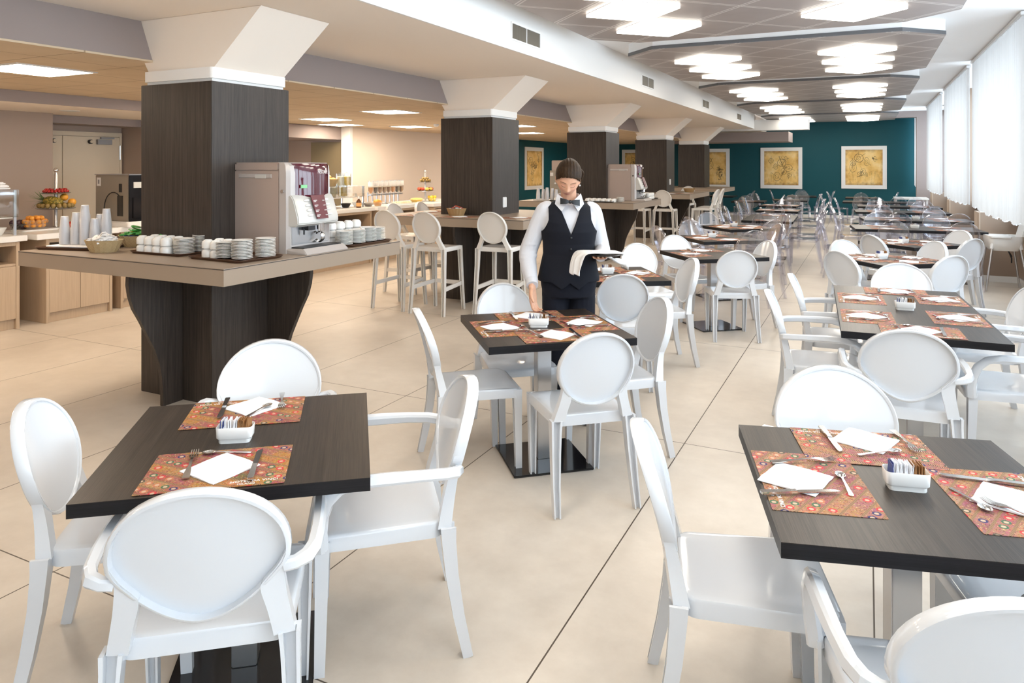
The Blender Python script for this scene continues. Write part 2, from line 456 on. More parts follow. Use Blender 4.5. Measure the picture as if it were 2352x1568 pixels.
# ------------------------------------------------------------------ mesh helpers
class MB:
    """collects shapes; build() links them as ONE mesh object"""
    def __init__(s):
        s.v, s.f, s.mi = [], [], []
    def add(s, vs, fs, m=0):
        o = len(s.v)
        s.v += [tuple(p) for p in vs]
        s.f += [tuple(i + o for i in f) for f in fs]
        s.mi += [m] * len(fs)
        return s
    def box(s, x0, x1, y0, y1, z0, z1, m=0):
        vs = [(x, y, z) for z in (z0, z1) for y in (y0, y1) for x in (x0, x1)]
        return s.add(vs, [(0, 2, 3, 1), (4, 5, 7, 6), (0, 1, 5, 4), (2, 6, 7, 3), (0, 4, 6, 2), (1, 3, 7, 5)], m)
    def obox(s, c, size, rz=0, m=0, rx=0, ry=0):
        a, b, d = (q / 2 for q in size)
        Mx = Matrix.Translation(c) @ Matrix.Rotation(rz, 4, 'Z') @ Matrix.Rotation(ry, 4, 'Y') @ Matrix.Rotation(rx, 4, 'X')
        t = MB().box(-a, a, -b, b, -d, d)
        return s.add([Mx @ Vector(p) for p in t.v], t.f, m)
    def loft(s, rings, cap=True, m=0, closed=False):
        n = len(rings[0])
        vs = [p for r in rings for p in r]
        fs = []
        k = len(rings)
        for i in range(k - 1 + (1 if closed else 0)):
            a, b = i * n, ((i + 1) % k) * n
            for j in range(n):
                j2 = (j + 1) % n
                fs.append((a + j, a + j2, b + j2, b + j))
        if cap and not closed:
            fs.append(tuple(range(n))[::-1])
            fs.append(tuple((k - 1) * n + j for j in range(n)))
        return s.add(vs, fs, m)
    def sweep(s, path, sec, sc=None, up=(0, 0, 1), m=0, cap=True):
        """sec: 2D points (a across, b along 'up'); sc: per-point (wa, wb)"""
        P = [Vector(p) for p in path]
        sc = sc or [(1, 1)] * len(P)
        T = []
        for i in range(len(P)):
            a = P[max(0, i - 1)]
            b = P[min(len(P) - 1, i + 1)]
            T.append((b - a).normalized())
        u = Vector(up)
        u = (u - T[0] * u.dot(T[0])).normalized()
        rings = []
        for i in range(len(P)):
            if i:
                q = T[i - 1].rotation_difference(T[i])
                u = q @ u
                u = (u - T[i] * u.dot(T[i])).normalized()
            sd = T[i].cross(u)
            rings.append([P[i] + sd * (a * sc[i][0]) + u * (b * sc[i][1]) for a, b in sec])
        return s.loft(rings, cap, m)
    def tube(s, path, r, n=10, m=0, up=(0, 0, 1)):
        rs = r if isinstance(r, (list, tuple)) else [r] * len(path)
        sec = [(math.cos(2 * PI * i / n), math.sin(2 * PI * i / n)) for i in range(n)]
        t = Vector(path[1]) - Vector(path[0])
        if abs(t.normalized().dot(Vector(up))) > 0.95: up = (0, 1, 0.01)
        return s.sweep(path, sec, [(q, q) for q in rs], up, m)
    def lathe(s, prof, n=24, c=(0, 0, 0), m=0):
        """prof: (r, z) from bottom to top; r=0 ends close to a point"""
        rings = [[(c[0] + r * math.cos(2 * PI * i / n), c[1] + r * math.sin(2 * PI * i / n), c[2] + z) for i in range(n)] for r, z in prof]
        return s.loft(rings, True, m)
    def prism(s, poly, z0, z1, m=0):
        n = len(poly)
        return s.loft([[(x, y, z0) for x, y in poly], [(x, y, z1) for x, y in poly]], True, m)
    def ball(s, c, r, nu=16, nv=10, m=0, rot=None):
        if not isinstance(r, (list, tuple)): r = (r, r, r)
        vs = [(0, 0, -1)]
        for j in range(1, nv):
            t = -PI / 2 + PI * j / nv
            vs += [(math.cos(t) * math.cos(2 * PI * i / nu), math.cos(t) * math.sin(2 * PI * i / nu), math.sin(t)) for i in range(nu)]
        vs.append((0, 0, 1))
        fs = [(0, 1 + (i + 1) % nu, 1 + i) for i in range(nu)]
        for j in range(nv - 2):
            for i in range(nu):
                a = 1 + j * nu
                fs.append((a + i, a + (i + 1) % nu, a + nu + (i + 1) % nu, a + nu + i))
        a = 1 + (nv - 2) * nu
        fs += [(a + i, a + (i + 1) % nu, len(vs) - 1) for i in range(nu)]
        out = []
        for x, y, z in vs:
            p = Vector((x * r[0], y * r[1], z * r[2]))
            if rot: p = rot @ p
            out.append(p + Vector(c))
        return s.add(out, fs, m)
    def rings(s, outline, levels, m=0):
        """levels: (scale, zfun or z); closed shell with end fans"""
        n = len(outline)
        R_ = []
        for sc, z in levels:
            R_.append([(x * sc, y * sc, z(x * sc, y * sc) if callable(z) else z) for x, y in outline])
        return s.loft(R_, True, m)
    def xf(s, Mx):
        s.v = [tuple(Mx @ Vector(p)) for p in s.v]
        return s
    def data(s, name, mats, ang=35, bevel=0):
        me = bpy.data.meshes.new(name)
        me.from_pydata(s.v, [], s.f)
        mats = mats if isinstance(mats, (list, tuple)) else [mats]
        for q in mats: me.materials.append(q)
        if len(mats) > 1: me.polygons.foreach_set('material_index', s.mi)
        bm = bmesh.new()
        bm.from_mesh(me)
        bmesh.ops.recalc_face_normals(bm, faces=bm.faces)
        if bevel:
            es = [e for e in bm.edges if len(e.link_faces) == 2 and e.calc_face_angle(0) > R(40)]
            bmesh.ops.bevel(bm, geom=es, offset=bevel, segments=2, affect='EDGES', clamp_overlap=True)
        bm.to_mesh(me)
        bm.free()
        if ang:
            me.shade_smooth()
            me.set_sharp_from_angle(angle=R(ang))
        return me
    def build(s, name, mats, parent=None, ang=35, bevel=0):
        return link(name, s.data(name, mats, ang, bevel), parent)

def link(name, me, parent=None):
    o = bpy.data.objects.new(name, me)
    C.objects.link(o)
    if parent: o.parent = parent
    return o

def tag(o, label, cat, group=None):
    o['label'] = label
    o['category'] = cat
    if group: o['group'] = group
    return o

def thing(name, label, cat, loc=(0, 0, 0), rz=0, group=None):
    o = bpy.data.objects.new(name, None)
    o.empty_display_size = 0.1
    C.objects.link(o)
    o.location = loc
    o.rotation_euler = (0, 0, rz)
    return tag(o, label, cat, group)

def struct(name, mb, mat, ang=0, bevel=0):
    o = mb.build(name, mat, None, ang, bevel)
    o['kind'] = 'structure'
    return o

def dup(root, loc, rz, label, group=None):
    """a copy of a thing with copies of its parts and sub-parts"""
    r = root.copy()
    C.objects.link(r)
    r.location = loc
    r.rotation_euler = (0, 0, rz)
    r['label'] = label
    if group: r['group'] = group
    elif 'group' in r: del r['group']
    for ch in list(root.children):
        c = ch.copy()
        C.objects.link(c)
        c.parent = r
        for g in ch.children:
            d = g.copy()
            C.objects.link(d)
            d.parent = c
    return r

class Kind:
    """first placement uses the prototype itself, later ones copy it"""
    def __init__(s, make):
        s.make, s.proto = make, None
    def __call__(s, loc, rz, label, group=None):
        if s.proto is None:
            s.proto = o = s.make()
            o.location = loc
            o.rotation_euler = (0, 0, rz)
            o['label'] = label
            if group: o['group'] = group
            return o
        return dup(s.proto, loc, rz, label, group)

def rrect(hx, hy, r, n=5):
    """rounded rectangle outline, counter-clockwise"""
    out = []
    for cx, cy, a0 in ((hx - r, hy - r, 0), (-hx + r, hy - r, 90), (-hx + r, -hy + r, 180), (hx - r, -hy + r, 270)):
        for i in range(n + 1):
            a = R(a0 + 90 * i / n)
            out.append((cx + r * math.cos(a), cy + r * math.sin(a)))
    return out

SQ = [(-.5, -.5), (.5, -.5), (.5, .5), (-.5, .5)]
RSQ = [(-.5, -.3), (-.3, -.5), (.3, -.5), (.5, -.3), (.5, .3), (.3, .5), (-.3, .5), (-.5, .3)]
USEC = [(-.5, -.5), (-.3, -.5), (-.3, .15), (.3, .15), (.3, -.5), (.5, -.5), (.5, .5), (-.5, .5)]

# ------------------------------------------------------------------ the room
HALL_Z, SOFFIT_Z, TILE_Z = 3.16, 2.73, 2.42
BEAM_X, WALL_X, BACK_Y, FRONT_Y, LEFT_X = -2.95, 1.92, 24.9, -3.6, -9.15

struct('floor', MB().box(-12.5, 2.3, FRONT_Y - .3, BACK_Y + .3, -0.12, 0), M['floor'])
struct('ceiling', MB().box(BEAM_X, 2.3, FRONT_Y - .2, BACK_Y + .2, HALL_Z, HALL_Z + .1), M['ceiling_white'])
# dropped soffit between the white beam face and the buffet side
struct('ceiling_soffit', MB().box(-4.83, BEAM_X - .02, FRONT_Y, BACK_Y, SOFFIT_Z, SOFFIT_Z + .5), M['soffit_cream'])
struct('trim_1', MB().box(BEAM_X - .02, BEAM_X, FRONT_Y, 21.9, SOFFIT_Z, HALL_Z), M['white_wall'])
# sloped mauve fascia down to the tiled ceiling
fz = [(-4.83, SOFFIT_Z), (-4.71, TILE_Z + .01), (-4.735, TILE_Z + .01), (-4.86, SOFFIT_Z)]
mbf = MB().loft([[(x, y, z) for x, z in fz] for y in (FRONT_Y, BACK_Y)])
struct('trim_2', mbf, M['mauve'])
struct('trim_3', MB().box(-4.82, -4.705, FRONT_Y, BACK_Y, TILE_Z - .003, TILE_Z + .010), M['tile_ceiling'])
struct('ceiling_tiled', MB().box(-12.5, -4.81, FRONT_Y, BACK_Y, TILE_Z, TILE_Z + .08), M['tile_ceiling'])
# lower soffit along the buffet back, with its mauve edge
struct('ceiling_low', MB().box(-12.5, -7.72, FRONT_Y, 6.9, 2.30, TILE_Z - .001), M['soffit_cream'])
struct('trim_4', MB().box(-7.72, -7.70, FRONT_Y, 6.9, 2.30, TILE_Z - .001).box(-9.2, -7.70, 6.9, 6.92, 2.30, TILE_Z - .001), M['mauve'])
struct('ceiling_recess', MB().box(-11.6, -9.36, 6.93, 11.37, 2.17, 2.415), M['mauve'])

struct('wall_back', MB().box(-12.5, 2.3, BACK_Y, BACK_Y + .15, 0, 3.3), M['teal'])
struct('wall_front', MB().box(-12.5, 2.3, FRONT_Y - .15, FRONT_Y, 0, 3.3), M['white_wall'])
struct('wall_buffet', MB().box(LEFT_X - .2, LEFT_X, 11.3, 17.2, 0, TILE_Z), M['beige_wall'])
struct('wall_left', MB().box(LEFT_X - .2, LEFT_X, 17.2, BACK_Y, 0, TILE_Z), M['teal'])
struct('trim_5', MB().box(LEFT_X - .21, LEFT_X + .012, 11.285, 11.36, 0, TILE_Z - .002), M['white_wall'])
struct('wall_pier', MB().box(-9.75, -8.98, FRONT_Y, 5.42, 0, 2.30), M['taupe_wall'])
struct('wall_recess', MB().box(-9.75, -9.62, 5.42, 6.9, 0, 2.29).box(-9.62, -9.0, 6.78, 6.92, 0, 2.29).box(-11.8, -11.6, 6.92, 11.4, 0, 2.4)
       .box(-11.8, -9.35, 11.38, 11.5, 0, 2.4), M['taupe_wall'])
struct('trim_6', MB().box(-9.64, -9.2, 5.42, 6.78, 2.20, 2.299), M['mauve'])
struct('baseboard_back', MB().box(-9.1, 1.9, BACK_Y - .015, BACK_Y, 0, .09), M['white_wall'])

# cream double door in the recess
dr = thing('door_1', 'cream double door in the recess behind the fruit stand', 'door', (-9.60, 5.42, 0))
dr['kind'] = 'structure'
MB().box(-.02, .02, 0, 1.34, 2.06, 2.12).box(-.02, .02, 1.30, 1.34, 0, 2.06).build('door_frame', M['door_cream'], dr, 0, .003)
MB().box(-.012, .022, .0, .485, .01, 2.055).build('door_leaf', M['door_cream'], dr, 0, .003)
lf = MB().box(-.012, .022, .492, 1.297, .01, 2.055).build('door_leaf', M['door_cream'], dr, 0, .003)
for y in (.36, .86):
    k = MB().tube([(.02, y, 1.985), (.06, y, 1.985)], .03, 14).tube([(.06, y, 1.985), (.075, y, 1.985)], .022, 14, 1).build('door_buffer', [M['black'], M['door_cream']], dr)
MB().box(.022, .07, .95, 1.16, 1.95, 2.02).box(.03, .06, 1.0, 1.2, 2.03, 2.05).build('door_closer', [M['grey_paint']], dr, 0, .004)
MB().tube([(.03, 1.30, 1.74), (.03, 1.30, 1.94)], .012, 8).build('door_hinge', M['steel'], dr)
pn = MB().box(-10.2, -9.37, 11.35, 11.378, 0, 2.13).build('door_2', M['olive'], None, 0, .004)
pn['kind'] = 'structure'
tag(pn, 'olive flush panel door at the back of the dark recess', 'door')

# window wall: piers, brown lower panels, windows with blinds
piers = [-0.3, 3.85, 8.05, 12.25, 16.4, 20.6]
for i, y in enumerate(piers):
    struct('wall_right' if i == 0 else 'wall_right_pier', MB().box(1.46, WALL_X, y, y + .5, 0, .98).box(1.74, WALL_X, y + .06, y + .44, .98, HALL_Z), M['brown_wall'])
    struct('trim_%d' % (20 + i), MB().box(1.445, 1.46, y - .006, y + .10, 0, .98).box(1.445, 1.46, y + .14, y + .506, 0, .98), M['brown_light'])  # paler strips paint in the light falling on the piers' room-side faces
struct('wall_right_low', MB().box(WALL_X, WALL_X + .2, FRONT_Y, BACK_Y, 0, .92), M['brown_wall'])
struct('wall_right_top', MB().box(WALL_X, WALL_X + .2, FRONT_Y, BACK_Y, 3.05, HALL_Z), M['white_wall'])
sill = MB()
for a, b in zip([FRONT_Y] + [p + .5 for p in piers], piers + [BACK_Y]):
    sill.box(WALL_X - .08, WALL_X + .1, a, b, .90, .94)
struct('trim_7', sill, M['brown_light'])
bb = MB()
for a, b in zip([FRONT_Y] + [p + .5 for p in piers], piers + [BACK_Y]):
    bb.box(WALL_X - .018, WALL_X, a, b, 0, .085).box(1.44, WALL_X, b - .016, b, 0, .085)
struct('baseboard_right', bb, M['white_top'])
battens = MB()
for a, b in zip([p + .5 for p in piers], piers[1:] + [BACK_Y]):
    n = 4
    for k in range(1, n):
        y = a + (b - a) * k / n
        battens.box(WALL_X - .012, WALL_X, y - .025, y + .025, .085, .90)
struct('trim_8', battens, M['brown_light'])
wn = 1
for a, b in zip([FRONT_Y] + [p + .5 for p in piers], piers + [BACK_Y]):
    w = thing('window_%d' % wn, 'tall window number %d of the window wall counted from the camera end' % wn, 'window', (WALL_X + .06, a, .92))
    w['kind'] = 'structure'
    L = b - a
    fr = MB()
    for y in (0, L * .333, L * .667, L):
        fr.box(-.03, .03, max(0, y - .035), min(L, y + .035), 0, 2.13)
    fr.box(-.03, .03, 0, L, 0, .07).box(-.03, .03, 0, L, 2.06, 2.13)
    fr.build('window_frame', M['frame_white'], w, 0)
    for k in range(3):
        MB().box(-.004, .004, L * k / 3 + .03, L * (k + 1) / 3 - .03, .06, 2.07).build('pane', M['pane'], w, 0)
    wn += 1

# mauve portal at the far end of the window wall and the white cross beam
struct('trim_9', MB().box(1.22, WALL_X, 22.6, 22.95, 0, HALL_Z).box(.55, 1.22, 22.6, 22.95, 2.99, HALL_Z), M['mauve'])
struct('trim_10', MB().box(-4.0, -1.48, 21.9, 22.3, SOFFIT_Z - .05, 2.98), M['white_wall'])
struct('trim_11', MB().box(-6.5, -2.05, 22.3, 23.6, 2.36, SOFFIT_Z - .08), M['mauve'])

# pleated blinds, each with a ragged lower hem
def blind(y0, y1, label, x=1.36):
    t = thing('vertical_blind', label, 'blind', (x, y0, 0), 0, None)
    n = max(3, int((y1 - y0) / 0.089))
    rows = []
    rn = random.Random(int(y0 * 10))
    b = MB()
    m_ = n * 8
    zb = [1.07 + .016 * math.sin(k * .9) + rn.uniform(-.006, .006) - .03 * math.sin(k / n * PI) for k in range(n + 1)]
    lo, hi = [], []
    for i in range(m_ + 1):
        u = i / 8
        ph = u - int(u)
        xx = .013 * math.sin(2 * PI * u) + .005 * math.sin(5.1 * u)
        y_ = (y1 - y0) * i / m_
        lo.append((xx, y_, zb[min(n, int(u))] + .012 * ph))
        hi.append((xx * .8, y_, 3.115))
    b.add(lo + hi, [(i, i + 1, m_ + 2 + i, m_ + 1 + i) for i in range(m_)])
    b.build('blind_slats', M['blind'], t, 60)
    MB().box(-.03, .03, 0, y1 - y0, 3.115, 3.15).build('head_rail', M['frame_white'], t, 0, .003)
blind(8.40, 12.15, 'white vertical blind above the high chair, at the right picture edge')
blind(12.62, 16.35, 'white vertical blind second from the right picture edge')
blind(17.0, 20.95, 'white vertical blind third from the right edge, before the mauve pillar')
blind(22.98, 24.7, 'narrow white blind beyond the mauve pillar beside the teal wall', 1.28)

# ------------------------------------------------------------------ beam vents, columns, counters
def vent(y, label):
    t = thing('air_vent', label, 'vent', (BEAM_X, y, 2.905), 0)
    MB().box(.001, .012, -.33, .33, -.085, -.07).box(.001, .012, -.33, .33, .07, .085).box(.001, .012, -.33, -.315, -.07, .07).box(.001, .012, .315, .33, -.07, .07).box(.001, .012, -.006, .006, -.07, .07).build('vent_frame', M['ceiling_white'], t, 0)
    MB().box(.0005, .003, -.315, .315, -.07, .07).build('vent_back', M['grey_paint'], t, 0)
    m = MB()
    for k in range(26):
        y0 = -.31 + k * .0243
        m.obox((.008, y0, 0), (.010, .006, .138), R(25))
    m.build('vent_louvre', M['louvre'], t, 0)
for y, l in ((6.27, 'large louvred air vent in the white beam, nearest the camera'), (10.55, 'second air vent in the white beam counted from the camera'),
             (14.85, 'third air vent in the white beam counted from the camera'), (19.1, 'fourth air vent in the white beam counted from the camera')):
    vent(y, l)

COLX0, COLX1, COLD = -4.79, -4.06, 0.74
COLY = [3.53, 7.68, 11.9, 16.1, 20.3]
who = ['nearest, with the coffee machine beside it', 'second, with a socket and stools around its counter', 'third, behind the waitress', 'fourth from the camera', 'farthest, by the teal wall']
for i, y in enumerate(COLY):
    t = thing('column', 'square column clad in dark wood, the %s' % who[i], 'column', ((COLX0 + COLX1) / 2, y + COLD / 2, 0))
    hx, hy = (COLX1 - COLX0) / 2, COLD / 2
    MB().box(-hx, hx, -hy, hy, 0, 2.245).build('wood_cladding', M['column_wood'], t, 0, .003)
    MB().box(-hx + .03, hx - .03, -hy + .03, hy - .03, 2.245, 2.27).prism(rrect(hx - .012, hy - .012, .025), 2.268, 2.345).build('collar', M['white_wall'], t, 30)
    a = [(-hx + .04, -hy + .035, 2.34), (hx - .02, -hy + .035, 2.34), (hx - .02, hy - .035, 2.34), (-hx + .04, hy - .035, 2.34)]
    b = [(-hx - .20, -hy + .03, SOFFIT_Z - .002), (hx + .43, -hy + .03, SOFFIT_Z - .002), (hx + .43, hy - .03, SOFFIT_Z - .002), (-hx - .20, hy - .03, SOFFIT_Z - .002)]
    MB().loft([a, b]).build('flared_capital', M['soffit_cream'], t, 0)

def socket(loc, label):
    t = thing('wall_socket', label, 'socket', loc, 0)
    MB().add([(0, x, z) for x, z in rrect(.045, .065, .01)] + [(.012, x, z) for x, z in rrect(.042, .062, .01)], [tuple((j, (j + 1) % 24, 24 + (j + 1) % 24, 24 + j) for j in range(24))[q] for q in range(24)] + [tuple(range(24, 48))]).build('face_plate', M['frame_white'], t, 30)
    MB().box(.012, .017, -.022, .022, -.03, .03).build('insert', M['white_top'], t, 0, .002)
socket((COLX1, 8.0, 1.20), 'white socket plate on the second dark wood column')
socket((COLX1, 16.4, 1.28), 'small white socket plate on the fourth dark wood column')

CT = 1.05
def counter(x0, x1, y0, y1, label, fins):
    t = thing('bar_counter', label, 'counter', ((x0 + x1) / 2, (y0 + y1) / 2, 0))
    ox, oy = (x0 + x1) / 2, (y0 + y1) / 2
    cx0, cx1 = COLX0 - .004, COLX1 + .004
    cyy = [y for y in COLY if y0 < y < y1][0]
    c0, c1 = cyy - .004, cyy + COLD + .004
    top = MB()
    for a, b, c, d in ((x0, x1, y0, c0), (x0, x1, c1, y1), (x0, cx0, c0, c1), (cx1, x1, c0, c1)):
        top.box(a - ox, b - ox, c - oy, d - oy, CT - .105, CT)
    top.build('counter_top', M['counter_taupe'], t, 0)
    MB().box(x0 - ox + .001, x1 - ox - .001, y0 - oy - .0015, y0 - oy + .001, CT - .008, CT - .0045).box(x1 - ox - .001, x1 - ox + .0015, y0 - oy, y1 - oy, CT - .008, CT - .0045).build('edge_groove', M['black'], t, 0)
    prof = [(0, 0), (.155, 0), (.155, .10), (.166, .207), (.186, .308), (.22, .405), (.273, .512), (.325, .616), (.376, .706), (.405, .796), (.416, .871), (.412, CT - .108), (0, CT - .108)]
    for kind, p in fins:
        m = MB()
        if kind == 'front':
            m.loft([[(q - ox, cyy - .004 - d * min(1, (cyy - y0 - .03) / .42) - oy, z) for d, z in prof] for q in (p - .016, p + .016)])
        else:
            m.loft([[(cx1 + d * min(1, (x1 - cx1 - .03) / .42) - ox, q - oy, z) for d, z in prof] for q in (p - .016, p + .016)])
        m.build('curved_bracket', M['column_wood'], t, 25)
counter(-5.42, -3.385, 3.03, 4.80, 'taupe coffee counter around the nearest dark column', [('front', -4.36), ('side', 4.06)])
counter(-5.35, -3.405, 7.17, 8.95, 'taupe bar counter with stools around the second column', [('front', -4.35), ('side', 8.2)])
counter(-5.42, -3.37, 11.22, 12.95, 'taupe coffee counter around the third column, right of the waitress', [('front', -4.36), ('side', 12.4)])
counter(-5.42, -3.345, 15.2, 17.3, 'taupe bar counter around the fourth column, far back', [('front', -4.36), ('side', 16.6)])
counter(-5.42, -3.40, 19.6, 21.3, 'taupe counter around the farthest column by the teal wall', [('front', -4.36)])

# ------------------------------------------------------------------ hall ceiling: grey octagon panels and square lights
PANEL_Z, CUT = 3.0, 0.41
PX0, PX1 = -2.64, 0.725
names = ['nearest', 'second', 'third', 'fourth', 'farthest']
lightk = None
def make_square_light():
    t = thing('ceiling_light', '', 'light')
    h = .295 * math.sqrt(2)
    q = [(h, 0), (0, h), (-h, 0), (0, -h)]
    MB().loft([[(x * .985, y * .985, -.028) for x, y in q], [(x, y, -.024) for x, y in q], [(x, y, .0) for x, y in q]]).build('opal_diffuser', M['hall_glow'], t, 0)
    MB().loft([[(x * 1.006, y * 1.006, -.004) for x, y in q], [(x * 1.006, y * 1.006, .001) for x, y in q]]).build('light_frame', M['frame_white'], t, 0)
    return t
square_light = Kind(make_square_light)
for i in range(-1, 5):  # first panel, over the camera, is unseen and added for its lights
    y0 = 7.66 - 3.62 + 4.135 * i
    y1 = y0 + 3.62
    nm = 'ceiling_panel'
    oct_ = [(PX0 + CUT, y0), (PX1 - CUT, y0), (PX1, y0 + CUT), (PX1, y1 - CUT), (PX1 - CUT, y1), (PX0 + CUT, y1), (PX0, y1 - CUT), (PX0, y0 + CUT)]
    cxp, cyp = (PX0 + PX1) / 2, (y0 + y1) / 2
    o_ = [(x - cxp, y - cyp) for x, y in oct_]
    if i >= 0:
        t = thing('ceiling_panel', 'grey octagonal hanging ceiling panel, the %s of five' % names[i], 'ceiling panel', (cxp, cyp, PANEL_Z))
    else:
        t = thing('ceiling_panel', 'grey octagonal hanging ceiling panel added above the camera, out of frame', 'ceiling panel', (cxp, cyp, PANEL_Z))
    MB().prism(o_, 0.001, .004).build('panel_face', M['cloud_panel'], t, 0)
    MB().prism([(x * 1.002, y * 1.002) for x, y in o_], .004, .042).build('panel_rim', M['cloud_edge'], t, 0)
    MB().prism([(x * .998, y * .998) for x, y in o_], .042, HALL_Z - PANEL_Z + .001).build('white_plinth', M['ceiling_white'], t, 0)
    for side, lx in (('left', -1.82), ('right', -.11)):
        for k, pos in enumerate(('near', 'middle', 'far')):
            ly = y0 + 1.11 + .865 * k
            who = ('the %s of five' % names[i]) if i >= 0 else 'added unseen above the camera'
            square_light((lx, ly, PANEL_Z), 0, '%s square light of the %s trio, grey ceiling panel %s' % (pos, side, who))
# smoke detectors
def make_detector():
    t = thing('smoke_detector', '', 'detector')
    MB().lathe([(0, -.045), (.025, -.045), (.045, -.03), (.05, -.012), (.05, 0), (0, 0)], 18).build('housing', M['frame_white'], t, 40)
    return t
detector = Kind(make_detector)
detector((-.9, 11.93, HALL_Z), 0, 'white smoke detector between the second and third ceiling panels')
detector((-.95, 20.15, HALL_Z), 0, 'white smoke detector between the two farthest ceiling panels')
detector((-7.15, 11.3, TILE_Z), 0, 'white smoke detector on the tiled ceiling near the second column')
t = thing('ceiling_sensor', 'dark red sensor on the tiled ceiling beside the smoke detector', 'sensor', (-6.75, 11.75, TILE_Z))
MB().lathe([(0, -.05), (.03, -.045), (.045, -.02), (.05, 0), (0, 0)], 14).build('housing', M['red_wrap'], t, 40)

# buffet side: square recessed lights
def make_tile_light():
    t = thing('recessed_light', '', 'light')
    MB().box(-.29, .29, -.29, .29, -.006, -.001).build('diffuser', M['buffet_glow'], t, 0)
    MB().box(-.315, .315, -.315, -.29, -.009, .001).box(-.315, .315, .29, .315, -.009, .001).box(-.315, -.29, -.29, .29, -.009, .001).box(.29, .315, -.29, .29, -.009, .001).build('light_trim', M['frame_white'], t, 0)
    return t
tile_light = Kind(make_tile_light)
for x, y, l in ((-5.95, 3.45, 'square ceiling light at the left picture edge above the fruit'), (-6.05, 8.37, 'square ceiling light above the coffee machine, right of the first column'),
                (-7.98, 9.25, 'square ceiling light just right of the first column, upper of two'), (-9.35 + .55, 10.6, 'square ceiling light just right of the first column, lower of two'),
                (-8.0, 11.75, 'square ceiling light left of the second column above the fruit stand'), (-6.05, 12.4, 'square ceiling light between the second and third columns, nearer one'),
                (-7.1, 15.2, 'square ceiling light between the second and third columns, farther one'), (-6.2, 17.0, 'square ceiling light seen between the third and fourth columns, nearer'),
                (-7.2, 20.6, 'square ceiling light seen between the third and fourth columns, farther'), (-6.0, -.6, 'unseen square ceiling light added left of the camera, out of frame'),
                (-6.6, 6.0, 'unseen square ceiling light added behind the nearest column'), (-7.0, 1.4, 'unseen square ceiling light added over the left buffet, out of frame')):  # last three are unseen, added to brighten the buffet side
    tile_light((x, y, TILE_Z), 0, l)
t = thing('downlight', 'round white downlight in the low soffit left of the first column', 'light', (-8.38, 5.25, 2.30))
MB().lathe([(0, -.004), (.08, -.004), (.085, -.001), (0, -.001)], 24).build('diffuser', M['buffet_glow'], t, 0)
MB().lathe([(.085, -.006), (.105, -.004), (.108, .001), (.085, .001)], 24).build('bezel', M['frame_white'], t, 0)

# framed prints
def framed(loc, rz, w, h, seed, label):
    t = thing('framed_print', label, 'picture', loc, rz)
    b = .115
    MB().box(-w / 2, w / 2, -.03, 0, h / 2 - b, h / 2).box(-w / 2, w / 2, -.03, 0, -h / 2, -h / 2 + b).box(-w / 2, -w / 2 + b, -.03, 0, -h / 2 + b, h / 2 - b).box(w / 2 - b, w / 2, -.03, 0, -h / 2 + b, h / 2 - b).build('frame', M['frame_white'], t, 0, .003)
    p = MB().box(-w / 2 + b - .004, w / 2 - b + .004, -.02, -.004, -h / 2 + b - .004, h / 2 - b + .004).build('print_sheet', parchment('old_paper_print_%d' % seed, seed), t, 0)
framed((-2.51, BACK_Y - .002, 1.575), 0, 1.28, 1.34, 3, 'white framed parchment print in the middle of the teal end wall')
framed((-.09, BACK_Y - .002, 1.60), 0, 1.27, 1.33, 5, 'white framed parchment print on the right of the teal end wall')
framed((-4.78, BACK_Y - .002, 1.56), 0, 1.28, 1.33, 8, 'white framed parchment print on the teal end wall, half hidden by the last column')
framed((LEFT_X + .002, 20.02, 1.57), R(90), 1.36, 1.29, 11, 'white framed parchment print on the side teal wall, behind the cup stacks')
framed((-7.25, BACK_Y - .002, 1.56), 0, 1.28, 1.33, 13, 'white framed parchment print seen between the third and fourth columns')

# ------------------------------------------------------------------ chairs
def by(z, x, sz, yb):
    t = (z - sz) / .4
    return yb - .068 * t - .038 * t * t + .34 * x * x

def smooth_path(pts, n=6):
    out = []
    P = [Vector(p) for p in pts]
    for i in range(len(P) - 1):
        p0, p1, p2, p3 = P[max(0, i - 1)], P[i], P[i + 1], P[min(len(P) - 1, i + 2)]
        for k in range(n):
            t = k / n
            out.append(.5 * ((2 * p1) + (-p0 + p2) * t + (2 * p0 - 5 * p1 + 4 * p2 - p3) * t * t + (-p0 + 3 * p1 - 3 * p2 + p3) * t ** 3))
    out.append(P[-1])
    return out

